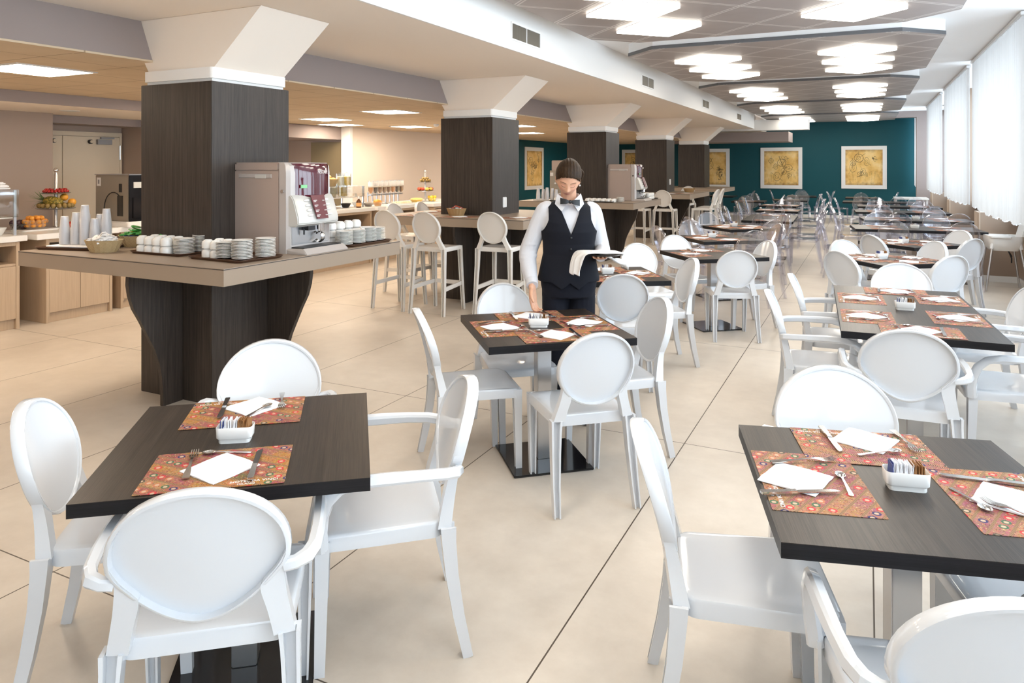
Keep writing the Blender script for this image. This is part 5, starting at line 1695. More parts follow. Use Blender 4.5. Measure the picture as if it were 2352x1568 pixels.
MB().rings(rrect(.33, .27, .03), [(.05, 0), (1, 0), (1, .045), (.95, .06), (.05, .06)]).build('foot_tray', M['white_top'], jd, 40)

jd2 = thing('juice_dispenser', "pale boxy juice dispenser behind the waitress's head", 'dispenser', (-4.98, 12.25, CT))
MB().box(-.2, .19, -.22, .22, .02, .52).build('housing', M['dispenser_grey'], jd2, 0, .006)
MB().box(-.17, .16, -.20, .21, .52, .70).build('hopper', M['machine_panel'], jd2, 0, .006)
MB().box(-.19, -.13, -.222, -.219, .42, .48).build('label_plate', M['print_white'], jd2, 0)
v_ = MB()
for k in range(9):
    v_.box(.04 + .013 * k, .046 + .013 * k, -.2225, -.2195, .10, .26)
    if k > 4: v_.box(.04 + .013 * k, .046 + .013 * k, -.2225, -.2195, .34, .44)
v_.build('vent_slots', M['black'], jd2, 0)
MB().box(-.21, .21, -.23, .23, 0, .02).build('foot_tray', M['black'], jd2, 0)

# right buffet: display case, cereal dispensers, bowls, fruit
glass_case((-7.98, 9.42, BT), .5, 1.05, 'two-level glass display case on the buffet right of the coffee machine')
bk_ = basket_s
bread_basket = make_basket(.19, .15, .12, M['wicker_pale'])
bread_basket((-7.95, 9.25, BT + .3685), 0, 'wicker bread basket on top of the glass display case')
roll = ball_kind('bread_roll', M['bread'], .045, 'bread', .7)
for k in range(9):
    a = 2 * PI * k / 7
    roll((-7.95 + (.10 * math.cos(a) if k < 7 else .03 * (k - 7.5)), 9.25 + (.075 * math.sin(a) if k < 7 else 0), BT + .3685 + (.085 if k < 7 else .125)), 0, 'bread roll in the basket on the display case', 'bread rolls on the display case')
def make_jar(food, r, h):
    def f():
        t = thing('glass_jar', '', 'jar')
        MB().lathe([(0, 0), (r, 0), (r, h), (r * .96, h), (r * .96, .006), (0, .006)], 20).build('jar_wall', M['glass'], t, 40)
        MB().lathe([(0, .007), (r * .92, .007), (r * .92, h * .8), (r * .5, h * .86), (0, h * .84)], 18).build('contents', food, t, 50)
        MB().lathe([(0, h + .001), (r * 1.03, h + .001), (r * 1.03, h + .02), (.015, h + .024), (.012, h + .045), (0, h + .047)], 20).build('lid', M['glass'], t, 40)
        return t
    return Kind(f)
jar_a, jar_b = make_jar(M['cheese'], .075, .19), make_jar(M['juice'], .075, .19)
jar_a((-7.95, 9.55, BT + .3685), 0, 'glass jar of pale flakes on the display case, left one')
jar_b((-7.95, 9.73, BT + .3685), 0, 'glass jar of golden cornflakes on the display case, right one')
jar_b((-8.0, 9.69, BT + .1865), 0, 'glass jar of golden cornflakes inside the display case')
jar_a((-8.0, 9.43, BT + .1865 - .0), 0, 'glass jar of pale flakes inside the display case')
bowl_k = make_bowl(.09, .07, M['black_gloss'])
bowl_k((-7.95, 9.13, BT + .1865), 0, 'dark bowl on the middle shelf of the display case')
bowl_k((-7.92, 9.29, BT), 0, 'dark bowl on the bottom of the display case, nearer')
bowl_k((-7.94, 9.69, BT), 0, 'dark bowl on the bottom of the display case, farther')
def make_card():
    m = MB().loft([[(-.0, -.03, 0), (.02, -.03, 0), (.02, .03, 0), (0, .03, 0)], [(.008, -.03, .05), (.012, -.03, .05), (.012, .03, .05), (.008, .03, .05)]])
    return tag(m.build('name_card', M['print_white'], None, 0), '', 'card')
card = Kind(make_card)
card((-7.80, 9.29, BT + .1865), 0, 'white name card on the display case shelf, left')
card((-7.80, 9.77, BT + .1865), 0, 'white name card on the display case shelf, right')
pt = tag(MB().rings(rrect(.13, .20, .03), [(.05, 0), (.93, 0), (1, .016), (.97, .018), (.05, .006)]).build('serving_plate', M['steel'], None, 40), 'steel plate of pastries at the left foot of the display case', 'plate')
pt.location = (-7.78, 8.78, BT)
for k in range(8):
    roll((-7.84 + .08 * (k % 2), 8.65 + .075 * (k // 2), BT + .012), 0, 'pastry on the steel plate by the display case', 'pastries on the steel plate')
sb = thing('syrup_bottle', 'dark syrup bottle with orange label on the right buffet', 'bottle', (-7.72, 9.76, BT))
MB().lathe([(0, 0), (.040, 0), (.044, .01), (.044, .09), (.034, .115), (.018, .135), (.016, .15), (0, .15)], 20).build('bottle_body', M['syrup'], sb, 50)
MB().lathe([(.0445, .022), (.0447, .024), (.0447, .082), (.0445, .084)], 20).build('label_band', M['syrup_label'], sb, 50)
MB().lathe([(0, .15), (.02, .15), (.02, .175), (.008, .19), (0, .19)], 16).build('cap', M['print_white'], sb, 40)
bowls = ((-7.74, 10.05, 'compote', 'glass bowl of dark compote on the right buffet'), (-7.71, 10.27, 'orange', 'glass bowl of orange fruit on the right buffet'))
for x, y, kd, l in bowls:
    glass_small((x, y, BT), 0, l)
    f_ = tag(MB().lathe([(0, .009), (.055, .009), (.085, .06), (.06, .078 if kd == 'compote' else .105), (0, .085 if kd == 'compote' else .125)], 20).build('fruit_compote', M['compote'] if kd == 'compote' else M['apricot'], None, 60), 'food filling the %s' % l, 'food')
    f_.location = (x, y, BT)
white_bowl((-7.95, 10.02, BT), 0, 'white covered bowl behind the compote bowls')

def make_dispenser(food):
    def f():
        t = thing('cereal_dispenser', '', 'dispenser')
        MB().box(-.08, .10, -.055, .055, 0, .012).box(-.075, -.055, -.012, .012, .012, .22).box(-.06, .02, -.03, .03, .16, .185).build('stand', M['steel'], t, 0)
        MB().lathe([(0, .19), (.02, .19), (.028, .215), (.05, .25), (.052, .42), (.050, .42), (.048, .252), (.018, .20), (0, .2)], 18).build('hopper', M['glass'], t, 50)
        MB().lathe([(0, .203), (.017, .205), (.046, .253), (.047, .31), (0, .312)], 16).build('contents', food, t, 50)
        MB().lathe([(.0525, .33), (.053, .332), (.053, .41), (.0525, .412)], 18).build('paper_band', M['print_white'], t, 40)
        MB().lathe([(0, .42), (.058, .42), (.058, .435), (.015, .445), (0, .446)], 18).build('lid', M['glass'], t, 40)
        MB().tube([(-.0, .03, .172), (.0, .06, .172)], .012, 10).build('knob', M['black'], t, 40)
        return t
    return Kind(f)
dk = [make_dispenser(M[q]) for q in ('cereal_a', 'cereal_b', 'cereal_c')]
order = [0, 2, 1, 1, 1, 0, 2, 1]
ordn = ['first', 'second', 'third', 'fourth', 'fifth', 'sixth', 'seventh', 'last']
for k in range(8):
    dk[order[k]]((-8.12, 10.62 + .135 * k, BT), R(10), 'glass cereal dispenser with %s cereal, %s of the row from the left' % (['amber', 'brown', 'near-black'][order[k]], ordn[k]))
sx, sy = -7.88, 12.05
fruit_stand((sx, sy, BT), .62, [(.17, .20), (.125, .375)], 'steel fruit stand with kiwis and apples on the right buffet')
around(kiwi, sx, sy, BT + .388, .088, 9, 'kiwi on the top tier of the right fruit stand', 'kiwis on the right stand')
around(kiwi, sx, sy, BT + .425, .050, 5, 'kiwi on the top tier of the right fruit stand', 'kiwis on the right stand', .3)
for k in range(9):
    a = 2 * PI * k / 9
    (apple if k % 4 else apple_y)((sx + .125 * math.cos(a), sy + .125 * math.sin(a), BT + .213), k, '%s apple on the lower tier of the right fruit stand' % ('red' if k % 4 else 'yellow'), '%s apples on the right stand' % ('red' if k % 4 else 'yellow'))
glass_small((-7.72, 12.05, BT), 0, 'glass bowl of lemons at the foot of the right fruit stand')
pile(lemon, -7.72, 12.05, BT + .01, .07, 9, .058, 'lemon in the bowl at the foot of the right fruit stand', 'lemons in the bowl')
gb = make_bowl(.15, .08, M['glass'])
gb((-7.80, 11.62, BT), 0, 'glass bowl of yellow fruit salad left of the right fruit stand')
f_ = tag(MB().lathe([(0, .009), (.09, .009), (.135, .06), (.1, .082), (0, .09)], 20).build('fruit_salad', M['juice'], None, 60), 'yellow fruit salad in the glass bowl on the right buffet', 'food')
f_.location = (-7.80, 11.62, BT)
pt = tag(MB().rings(rrect(.16, .24, .04), [(.05, 0), (.93, 0), (1, .018), (.97, .02), (.05, .006)]).build('serving_plate', M['porcelain'], None, 40), 'white plate of pale cheese on the right buffet', 'plate')
pt.location = (-7.78, 11.12, BT)
for k in range(10):
    o = tag(MB().obox((0, 0, .02), (.09, .055, .03), 0).build('cheese_piece', M['cheese'], None, 0, .006), 'piece of pale cheese on the white plate of the right buffet', 'food', 'cheese on the white plate')
    o.location = (-7.83 + .1 * (k % 2), 10.96 + .072 * (k // 2), BT + .004 + .004)
    o.rotation_euler = (0, 0, random.uniform(-.4, .4))
# far white table with two clear chairs behind the stools is part of the second counter's far side

# ------------------------------------------------------------------ the waitress
# own frame: x to the viewer's right, y away from the viewer, z up
WP = (-1.769, 4.424)
wt = thing('person', 'waitress in white shirt, black waistcoat and bow tie, reaching down to a table', 'person', (WP[0], WP[1], 0), TH)
HC = Vector((-.008, -.068, 1.574))
HE = (R(33), R(5), R(-2))
HM = Matrix.Translation(HC) @ (Matrix.Rotation(HE[2], 4, 'Z') @ Matrix.Rotation(HE[1], 4, 'Y') @ Matrix.Rotation(HE[0], 4, 'X'))

TOR = [(.80, .150, .118, .0), (.86, .172, .122, .0), (.92, .176, .122, .0), (1.0, .160, .110, -.002), (1.08, .142, .100, -.004), (1.15, .144, .106, -.008), (1.23, .158, .124, -.014),
       (1.29, .163, .122, -.012), (1.335, .168, .104, -.004), (1.365, .160, .088, .004), (1.39, .125, .076, .008), (1.412, .085, .066, .008), (1.43, .06, .058, .006)]
def tor(z):
    for i in range(len(TOR) - 1):
        a, b = TOR[i], TOR[i + 1]
        if z <= b[0] or i == len(TOR) - 2:
            u = max(0, min(1, (z - a[0]) / (b[0] - a[0])))
            return tuple(a[k] + (b[k] - a[k]) * u for k in (1, 2, 3))
def tring(z, off, n=48):
    a, b, yc = tor(z)
    a, b = a + off, b + off
    out = []
    for i in range(n):
        q = 2 * PI * i / n
        c_, s_ = math.cos(q), math.sin(q)
        out.append((a * math.copysign(abs(c_) ** .86, c_), yc + b * math.copysign(abs(s_) ** .86, s_), z))
    return out
def torso(m, off, z0, z1, step=.02):
    k = int((z1 - z0) / step)
    m.loft([tring(z0 + (z1 - z0) * i / k, off) for i in range(k + 1)])

SH_R, EL_R, WR_R = (-.158, .0, 1.352), (-.268, .02, 1.075), (-.246, -.165, .900)
SH_L, EL_L, WR_L = (.158, .0, 1.348), (.222, .045, 1.095), (.190, -.165, 1.082)
def limb(m, pts, radii, n=6):
    path = smooth_path(pts, n)
    rs = []
    for i in range(len(radii) - 1):
        for k in range(n):
            rs.append(radii[i] + (radii[i + 1] - radii[i]) * k / n)
    rs.append(radii[-1])
    m.tube(path, rs, 16)

def head(m):
    nu, nv = 96, 72
    t = MB().ball((0, 0, 0), 1, nu, nv)
    g = lambda x, c, s: math.exp(-((x - c) / s) ** 2)
    out = []
    for dx, dy, dz in t.v:
        x, y, z = .076 * dx, .094 * dy, .120 * dz
        lo = max(0, -dz)
        up_ = max(0, dz)
        x *= 1 - .34 * lo ** 1.8 - .03 * up_
        if dy > 0: y *= 1 - .42 * lo
        else: y *= 1 - .06 * lo ** 2
        if dy < 0:
            f = min(1, -dy * 1.6)
            ax = abs(x)
            nz = 0
            if -.046 < z < .02:
                u = (.02 - z) / .058
                nz = .021 * u ** 1.2 if z > -.038 else .021 * (.058 / .058) * max(0, (z + .046) / .008)
            wn = .0075 + .005 * max(0, min(1, (-z) / .035))
            y -= f * nz * math.exp(-(ax / wn) ** 2)
            y -= f * .006 * g(ax, .011, .006) * g(z, -.036, .007)
            y += f * .0085 * g(ax, .030, .015) * g(z, .002, .012)
            y -= f * .0062 * g(ax, .030, .0115) * g(z, -.0035, .0075)
            y -= f * .0035 * g(ax, .03, .02) * g(z, .021, .007)
            y -= f * (.0055 * g(z, -.0655, .0045) + .0062 * g(z, -.0775, .005)) * g(x, 0, .019)
            y += f * .003 * g(z, -.0713, .0022) * g(x, 0, .021)
            y -= f * .0095 * g(x, 0, .021) * g(z, -.106, .014)
            y -= f * .004 * g(ax, .042, .018) * g(z, -.03, .02)
        out.append(HM @ Vector((x, y, z)))
    m.add(out, t.f)
    for s in (-1, 1):
        m.ball(HM @ Vector((s * .074, .006, -.014)), (.009, .018, .030), 14, 10, 0, HM.to_3x3())
        m.ball(HM @ Vector((s * .078, .012, -.008)), (.007, .014, .020), 12, 8, 0, HM.to_3x3())

def hand(m, Mx, curl, side=1, spread=1.0):
    """local: x towards the thumb, z along the fingers, palm faces -y"""
    t = MB()
    sec = lambda w, th, z, y=0: [(w * math.copysign(abs(math.cos(q)) ** .7, math.cos(q)), y + th * math.copysign(abs(math.sin(q)) ** .8, math.sin(q)), z) for q in [2 * PI * i / 20 for i in range(20)]]
    t.loft([sec(.024, .019, -.03), sec(.026, .018, 0), sec(.034, .016, .03), sec(.039, .0135, .065), sec(.037, .011, .092), sec(.033, .007, .100)])
    for k, (x, L, r) in enumerate(((.0285, .068, .0082), (.0095, .077, .0085), (-.0095, .071, .0082), (-.0275, .056, .0072))):
        p = Vector((x, -.001, .082))
        a = R(curl[k] * .5)
        pts, rs = [p], [r]
        for j, seg in enumerate((.02 + L * .38, L * .34, L * .28)):
            d = Vector((math.sin(R(x * 260 * spread)), -math.sin(a), math.cos(a))).normalized()
            p = p + d * seg
            pts.append(p)
            rs.append(r * (1.0, .94, .74)[j])
            a += R(curl[k])
        pp = smooth_path(pts, 4)
        rr = [rs[min(3, i // 4)] + (rs[min(3, i // 4 + 1)] - rs[min(3, i // 4)]) * (i % 4) / 4 for i in range(len(pp))]
        t.tube(pp, rr, 10)
        t.ball(pp[-1], rr[-1] * 1.0, 10, 8)
    pts = [Vector((.020, -.006, .012)), Vector((.044, -.016, .040)), Vector((.056, -.026, .068)), Vector((.057, -.036, .092))]
    pp = smooth_path(pts, 4)
    rr = [.014 - .0062 * i / (len(pp) - 1) for i in range(len(pp))]
    t.tube(pp, rr, 10)
    t.ball(pp[-1], rr[-1], 10, 8)
    if side < 0: t.v = [(-x, y, z) for x, y, z in t.v]
    t.xf(Mx)
    m.add(t.v, t.f)

def basis(o, z, y):
    z = Vector(z).normalized()
    y = Vector(y)
    y = (y - z * y.dot(z)).normalized()
    x = y.cross(z)
    M4 = Matrix((x, y, z)).transposed().to_4x4()
    M4.translation = Vector(o)
    return M4

body = MB()
torso(body, -.004, .82, 1.425)
body.tube([(0, .012, 1.38), (0, .0, 1.44), (-.003, -.03, 1.50), (-.005, -.045, 1.56)], [.060, .052, .051, .05], 20)
head(body)
limb(body, [SH_R, EL_R, WR_R], [.045, .037, .026])
limb(body, [SH_L, EL_L, WR_L], [.045, .037, .026])
# right hand (viewer's left) reaches down over the table edge; left hand lies palm up under the tray
hd = Vector(WR_R) - Vector(EL_R)
hand(body, basis(Vector(WR_R) + Vector((.001, -.012, -.022)), (.06, -.28, -.93), (-.75, .5, -.1)), (24, 27, 29, 32), 1, .5)
hand(body, basis(Vector(WR_L) + Vector((-.003, -.02, .0)), (-.12, -.98, .02), (0, 0, -1)), (8, 7, 9, 13), 1, 1.4)
for s in (-1, 1):
    limb(body, [(s * .088, 0, .87), (s * .094, -.005, .48), (s * .095, .02, .075)], [.082, .052, .036])
    body.ball((s * .098, -.05, .042), (.038, .105, .038), 16, 10)
bme = body.data('person_body_raw', M['paper'], 0)
bo = link('body', bme, wt)
rm = bo.modifiers.new('skin', 'REMESH')
rm.mode = 'VOXEL'
rm.voxel_size = .0036
sm = bo.modifiers.new('smooth', 'SMOOTH')
sm.factor = .5
sm.iterations = 3
dg = bpy.context.evaluated_depsgraph_get()
ev = bpy.data.meshes.new_from_object(bo.evaluated_get(dg))
bo.modifiers.clear()
bo.data = ev
ev.name = 'person_body'
ev.shade_smooth()

def skin_mat():
    g = NT('skin')
    hv = g.n('ShaderNodeMapping', {'Vector': g.obj(), 'Location': tuple(HC), 'Rotation': tuple(HM.to_euler())}, vector_type='TEXTURE').outputs[0]
    sx = g.n('ShaderNodeSeparateXYZ', {0: hv})
    x, y, z = sx.outputs
    ax = g.math('ABSOLUTE', x)
    front = g.math('LESS_THAN', y, -.03)
    def ell(cx, cz, rx, rz, soft):
        a = g.math('DIVIDE', g.math('SUBTRACT', ax, cx), rx)
        b = g.math('DIVIDE', g.math('SUBTRACT', z, cz), rz)
        d = g.math('SQRT', g.math('ADD', g.math('MULTIPLY', a, a), g.math('MULTIPLY', b, b)))
        mr = g.n('ShaderNodeMapRange', {'Value': d, 'From Min': 1 + soft, 'From Max': 1 - soft})
        return g.math('MULTIPLY', mr.outputs[0], front)
    col = g.ramp(g.noise(g.obj(), 40, 3), [(.3, (.62, .335, .215)), (.7, (.68, .385, .255))])
    col = g.mix(g.math('MULTIPLY', ell(.044, -.032, .022, .018, .6), .4), col, (.62, .25, .17))
    col = g.mix(g.math('MULTIPLY', ell(0, -.0715, .021, .0105, .25), .75), col, (.50, .17, .14))
    col = g.mix(g.math('MULTIPLY', ell(0, -.0713, .020, .0012, .5), .8), col, (.20, .06, .05))
    col = g.mix(g.math('MULTIPLY', ell(.030, .001, .016, .009, .5), .5), col, (.46, .20, .15))
    # brow and lash line, slightly arched
    zc = g.math('SUBTRACT', z, g.math('MULTIPLY', g.math('SUBTRACT', ax, .03), g.math('MULTIPLY', g.math('SUBTRACT', ax, .03), -14.0)))
    br = g.math('MULTIPLY', g.math('LESS_THAN', g.math('ABSOLUTE', g.math('SUBTRACT', zc, .0215)), .0032), g.math('LESS_THAN', g.math('ABSOLUTE', g.math('SUBTRACT', ax, .032)), .019))
    col = g.mix(g.math('MULTIPLY', g.math('MULTIPLY', br, front), .75), col, (.10, .05, .03))
    z2 = g.math('SUBTRACT', z, g.math('MULTIPLY', g.math('SUBTRACT', ax, .03), g.math('MULTIPLY', g.math('SUBTRACT', ax, .03), 22.0)))
    ls = g.math('MULTIPLY', g.math('LESS_THAN', g.math('ABSOLUTE', g.math('SUBTRACT', z2, -.0105)), .0017), g.math('LESS_THAN', g.math('ABSOLUTE', g.math('SUBTRACT', ax, .030)), .014))
    col = g.mix(g.math('MULTIPLY', g.math('MULTIPLY', ls, front), .85), col, (.06, .03, .02))
    g.b.inputs['Subsurface Weight'].default_value = .08
    g.b.inputs['Subsurface Radius'].default_value = (.01, .004, .002)
    return g.set(Base_Color=col, Roughness=.45, Specular_IOR_Level=.4)
ev.materials.clear()
ev.materials.append(skin_mat())

def cloth(name, mb, mat, voxel, it=6):
    me = mb.data(name + '_raw', mat, 0)
    o = link(name, me, wt)
    r = o.modifiers.new('r', 'REMESH')
    r.mode = 'VOXEL'
    r.voxel_size = voxel
    s_ = o.modifiers.new('s', 'SMOOTH')
    s_.factor = .5
    s_.iterations = it
    d = bpy.context.evaluated_depsgraph_get()
    e = bpy.data.meshes.new_from_object(o.evaluated_get(d))
    o.modifiers.clear()
    o.data = e
    e.shade_smooth()
    return o

sh = MB()
torso(sh, .008, .95, 1.41)
wob = lambda r: r
limb(sh, [(-.120, .0, 1.365), SH_R, (-.225, .012, 1.20), EL_R, (-.262, -.07, .985), (-.248, -.140, .922)], [.052, .064, .060, .060, .052, .040], 5)
limb(sh, [(.120, .0, 1.365), SH_L, (.198, .028, 1.20), EL_L, (.214, -.05, 1.088), (.196, -.135, 1.083)], [.052, .063, .058, .060, .050, .040], 5)
for k in range(5):
    a = k / 5
    sh.ball((-.268 + .008 * (k % 2), .02 - .05 * a, 1.10 - .06 * a), (.057, .055, .010), 14, 8)
    sh.ball((-.205 - .01 * k, .01, 1.26 - .03 * k), (.060, .056, .009), 14, 8)
shirt = cloth('shirt', sh, M['shirt'], .0065, 5)
# cuffs
for s, wr, d in ((-1, (-.2475, -.150, .915), (.02, -.26, -.20)), (1, (.1945, -.145, 1.083), (-.04, -.3, 0))):
    dv = Vector(d).normalized()
    p0 = Vector(wr)
    MB().tube([p0 - dv * .012, p0 + dv * .035], [.0405, .0385], 20).build('cuff', M['shirt'], shirt, 40)

# waistcoat with deep V and open armholes
vm = MB()
zs = [.905 + .005 * i for i in range(103)]
n = 220
pts_ = [p for z in zs for p in tring(z, .020, n)]
fs_ = []
for i in range(len(zs) - 1):
    for j in range(n):
        ids = (i * n + j, i * n + (j + 1) % n, (i + 1) * n + (j + 1) % n, (i + 1) * n + j)
        cx_ = sum(pts_[q][0] for q in ids) / 4
        cy2 = sum(pts_[q][1] for q in ids) / 4
        cz_ = sum(pts_[q][2] for q in ids) / 4
        if cy2 < 0 and cz_ > 1.215 and abs(cx_ - .004) < (cz_ - 1.215) * .40: continue
        if cz_ > 1.385 and abs(cx_) < .058: continue
        if cz_ > 1.225 and abs(cx_) > .184 - .050 * min(1, (cz_ - 1.225) / .08) ** .6: continue
        fs_.append(ids)
from collections import Counter
ec = Counter()
for f in fs_:
    for q in range(4): ec[tuple(sorted((f[q], f[(q + 1) % 4])))] += 1
rim_ = {v for e, c in ec.items() if c == 1 for v in e}
for v in rim_:
    x, y, z = pts_[v]
    a, b, yc = tor(z)
    a, b = a + .020, b + .020
    nx_ = None
    if y < 0 and z > 1.21 and abs(x - .004) < .10 and z < 1.40: nx_ = .004 + math.copysign(max(0, z - 1.215) * .40, x - .004)
    elif z > 1.226 and abs(x) > .11: nx_ = math.copysign(.184 - .050 * min(1, (z - 1.225) / .08) ** .6, x)
    if nx_ is not None and abs(nx_) < a:
        c_ = (abs(nx_) / a) ** (1 / .86)
        pts_[v] = (nx_, yc + math.copysign(b * math.sqrt(max(0, 1 - c_ * c_)) ** .86, y - yc), z)
pts_ = [(x, y, z - (.045 * max(0, 1 - abs(abs(x) - .055) / .06) if (z < .912 and y < 0) else 0)) for x, y, z in pts_]
vm.add(pts_, fs_)
vo = vm.build('waistcoat', M['vest'], wt, 60)
sd = vo.modifiers.new('thick', 'SOLIDIFY')
sd.thickness = .007
sd.offset = 1
bt = MB()
for k in range(4):
    z = 1.195 - .075 * k
    a, b, yc = tor(z)
    bt.ball((.004, yc - b - .030, z), (.008, .004, .008), 12, 8)
bt.build('button', M['satin'], vo)

tr_ = MB()
torso(tr_, .010, .80, 1.0)
for s in (-1, 1):
    limb(tr_, [(s * .085, 0, .90), (s * .090, -.002, .70), (s * .094, -.005, .48), (s * .096, .012, .25), (s * .097, .014, .06)], [.092, .086, .070, .066, .068], 5)
cloth('trousers', tr_, M['trouser'], .008, 4)
for s in (-1, 1):
    m = MB()
    m.loft([[(s * .098 + x * w_, -.045 + y * .125, z) for x, y in rrect(1, 1, .9, 6)] for z, w_ in ((0, .043), (.02, .045), (.05, .042), (.075, .036), (.09, .03))])
    m.build('shoe', M['shoe'], wt, 50)

# collar
def collar():
    m = MB()
    nn = 28
    inner, outer = [], []
    R1 = []
    for i in range(nn + 1):
        q = R(-62 + (304) * i / nn)          # opening at the front
        q = q - PI / 2 + R(75) + R(17)
        c_, s_ = math.cos(q), math.sin(q)
        fr = max(0, -s_)
        zt = 1.470 - .072 * fr
        yb_ = .004
        R1.append([(.064 * c_, yb_ + .060 * s_, 1.405), (.062 * c_, yb_ - .008 + .060 * s_, zt), (.068 * c_, yb_ - .010 + .066 * s_, zt + .003), (.078 * c_, yb_ + .076 * s_, 1.412)])
    m.loft(R1)
    for s in (-1, 1):
        a = Vector((s * .014, -.092, 1.420)); b = Vector((s * .074, -.034, 1.474)); c = Vector((s * .092, -.066, 1.408)); d = Vector((s * .054, -.120, 1.362))
        o_ = Vector((0, -.006, .0))
        m.loft([[a, b, c, d], [a + o_, b + o_ + Vector((s * .004, 0, 0)), c + o_ + Vector((s * .003, 0, 0)), d + o_]])
    return m
collar().build('collar', M['shirt'], shirt, 40)

# bow tie
m = MB()
for s in (-1, 1):
    m.loft([[(s * .006, -.118 + yy, 1.424 + zz) for yy, zz in ((-.010, -.009), (-.010, .009), (.004, .009), (.004, -.009))],
            [(s * .03, -.120 + yy, 1.424 + zz - s * .003) for yy, zz in ((-.013, -.016), (-.013, .016), (.004, .016), (.004, -.016))],
            [(s * .063, -.112 + yy, 1.424 + zz - s * .006) for yy, zz in ((-.010, -.021), (-.010, .020), (.004, .020), (.004, -.021))]])
m.ball((0, -.122, 1.424), (.011, .012, .013), 14, 10)
m.build('bow_tie', M['satin'], wt, 50)

# hair drawn back into a bun
t = MB().ball((0, 0, 0), 1, 220, 160)
V_, keep = [], []
rn = random.Random(5)
for dx, dy, dz in t.v:
    x, y, z = .0815 * dx, .104 * dy + .004, .134 * dz
    lo = max(0, -dz)
    x *= 1 - .25 * lo ** 1.8
    if dy > 0: y *= 1 - .30 * lo
    fat = 1 + .11 * math.sin(PI * min(1, max(0, dz))) 
    x, y = x * fat, y * fat
    bumpy = 1 + .010 * math.sin(dx * 26 + dy * 3) * max(0, dz)
    V_.append((x * bumpy, y * bumpy, z * bumpy + .006 * max(0, dz) ** 2))
hf_ = [f for f in t.f if all(V_[i][2] > .058 - (V_[i][1] + .085) * .86 - .30 * max(0, abs(V_[i][0]) - .048) + .004 * math.sin(V_[i][0] * 420) * math.sin(V_[i][0] * 170) for i in f)]
hm = MB()
hm.add([HM @ Vector(p) for p in V_], hf_)
ho = hm.build('hair', M['hair'], wt, 60)
s_ = ho.modifiers.new('thick', 'SOLIDIFY')
s_.thickness = .007
s_.offset = -1
m = MB()
m.ball(HM @ Vector((.012, .118, .0)), (.045, .036, .042), 20, 14, 0, HM.to_3x3())
for k in range(3):
    cpt = HM @ Vector((.012, .120, .0))
    ax_ = HM.to_3x3() @ Vector((0, .3, 1)).normalized()
    ring_ = []
    for i in range(15):
        q = 2 * PI * i / 14
        ring_.append(cpt + HM.to_3x3() @ Vector((.036 * math.cos(q + k), .012 + .022 * math.sin(q * 2), .032 * math.sin(q + k))))
    m.tube(ring_, .012, 8)
m.build('hair_bun', M['hair'], ho, 60)
# loose lock falling behind the viewer's right side of the neck
w_ = MB()
for k in range(16):
    u = k / 15
    a = HM @ Vector((.050 + .02 * u, .02 + .05 * u, .085 - .07 * u))
    b = HM @ Vector((.088 + .006 * math.sin(k), .045 + .03 * u, .02 - .02 * u))
    c = HM @ Vector((.080 - .01 * u + .004 * math.cos(k * 2), .065 + .02 * u, -.06))
    d = c + Vector((-.012 + .004 * math.sin(k * 3), .012, -.055 - .02 * math.sin(k)))
    pth = smooth_path([a, b, c, d], 5)
    w_.tube(pth, [.0095 * math.sin(.35 + 2.5 * i / (len(pth) - 1)) + .0015 for i in range(len(pth))], 7)
w_.build('hair_lock', M['hair'], ho, 60)
MB().ball(HM @ Vector((-.080, -.002, -.046)), .006, 12, 8).ball(HM @ Vector((.080, -.002, -.046)), .006, 12, 8).build('earring', M['print_white'], wt)

# tray on her left hand, with cutlery and a napkin
def wl(x, y, z):
    return (WP[0] + x * math.cos(TH) - y * math.sin(TH), WP[1] + x * math.sin(TH) + y * math.cos(TH), z)
TZ = 1.102
TC = (.190, -.270)
tr2 = tag(MB().lathe([(0, 0), (.11, 0), (.125, .010), (.128, .012), (.122, .012), (.108, .004), (0, .004)], 40).build('round_tray', M['tray_black'], None, 40), "round black tray of cutlery on the waitress's hand", 'tray')
tr2.location = wl(*TC, TZ)
for k, (kd, x, y, a) in enumerate(((fork, .055, -.03, 62), (knife, .045, -.005, 66), (fork, .05, .02, 70), (knife, .04, .042, 60), (teaspoon, .03, -.052, 75), (teaspoon, .055, .06, 66))):
    o = kd(wl(TC[0] + x * .6, TC[1] + y, TZ + .0045 + .003 * (k % 2)), TH + R(a), 'steel %s on the round black tray' % ('fork' if kd is fork else 'knife' if kd is knife else 'teaspoon'), 'cutlery on the round tray')
cm = MB()
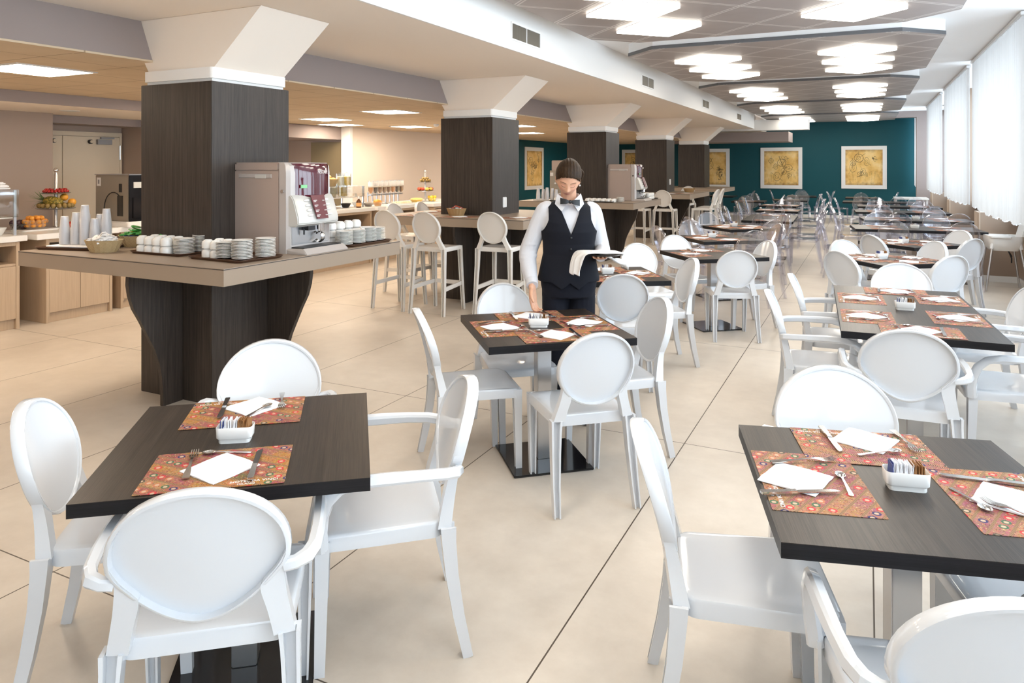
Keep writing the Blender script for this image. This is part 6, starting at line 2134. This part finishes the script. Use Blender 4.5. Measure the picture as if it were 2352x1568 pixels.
cols_ = [(.20, .022), (.15, .020), (.10, .022), (.055, .022), (.025, .016), (.012, -.008), (.004, -.04), (.0, -.075), (-.004, -.105)]
cols_ = [(.285, .018)] + [(.235, .020)] + [(x, z) for x, z in cols_]
rows_ = 13
vs = []
for i, (x, z) in enumerate(cols_):
    for j in range(rows_):
        v = j / (rows_ - 1) - .5
        drop = max(0, i - 6)
        fold = .010 * math.sin(j * 1.7 + i * .4) * (.3 + .35 * drop)
        pt_ = -.024 * abs(math.sin(j * .75)) * (drop / 4)
        vs.append((TC[0] - .165 + x + fold * (1 if drop else .2) - .05 * v - .05 * (drop > 0) * (.5 - abs(v)), TC[1] - .02 + v * (.19 - .012 * drop), TZ + z + (0 if drop else abs(fold) * .5) + pt_))
cm.add([tuple(p) for p in vs], [(i * rows_ + j, (i + 1) * rows_ + j, (i + 1) * rows_ + j + 1, i * rows_ + j + 1) for i in range(len(cols_) - 1) for j in range(rows_ - 1)])
co_ = cm.build('cloth_napkin', M['linen'], None, 80)
sd = co_.modifiers.new('thick', 'SOLIDIFY')
sd.thickness = .003
sub = co_.modifiers.new('soft', 'SUBSURF')
sub.levels = sub.render_levels = 1
tag(co_, "white cloth napkin draped over the left of the waitress's tray", 'napkin')
co_.location = (WP[0], WP[1], 0)
co_.rotation_euler = (0, 0, TH)
cm = MB()
vs = []
for i in range(9):
    u = i / 8
    for j in range(7):
        v = j / 6 - .5
        vs.append((TC[0] + .02 + .145 * u, TC[1] + .06 + v * .12, TZ - .012 - .055 * u * (1 - .5 * u) - .03 * u * u * (1 + math.sin(j * 1.6)) + .006 * math.sin(i + j)))
cm.add(vs, [(i * 7 + j, (i + 1) * 7 + j, (i + 1) * 7 + j + 1, i * 7 + j + 1) for i in range(8) for j in range(6)])
co2 = cm.build('cloth_napkin', M['linen'], None, 80)
sd = co2.modifiers.new('thick', 'SOLIDIFY')
sd.thickness = .003
tag(co2, "white cloth corner hanging below the right of the waitress's tray", 'napkin')
co2.location = (WP[0], WP[1], 0)
co2.rotation_euler = (0, 0, TH)
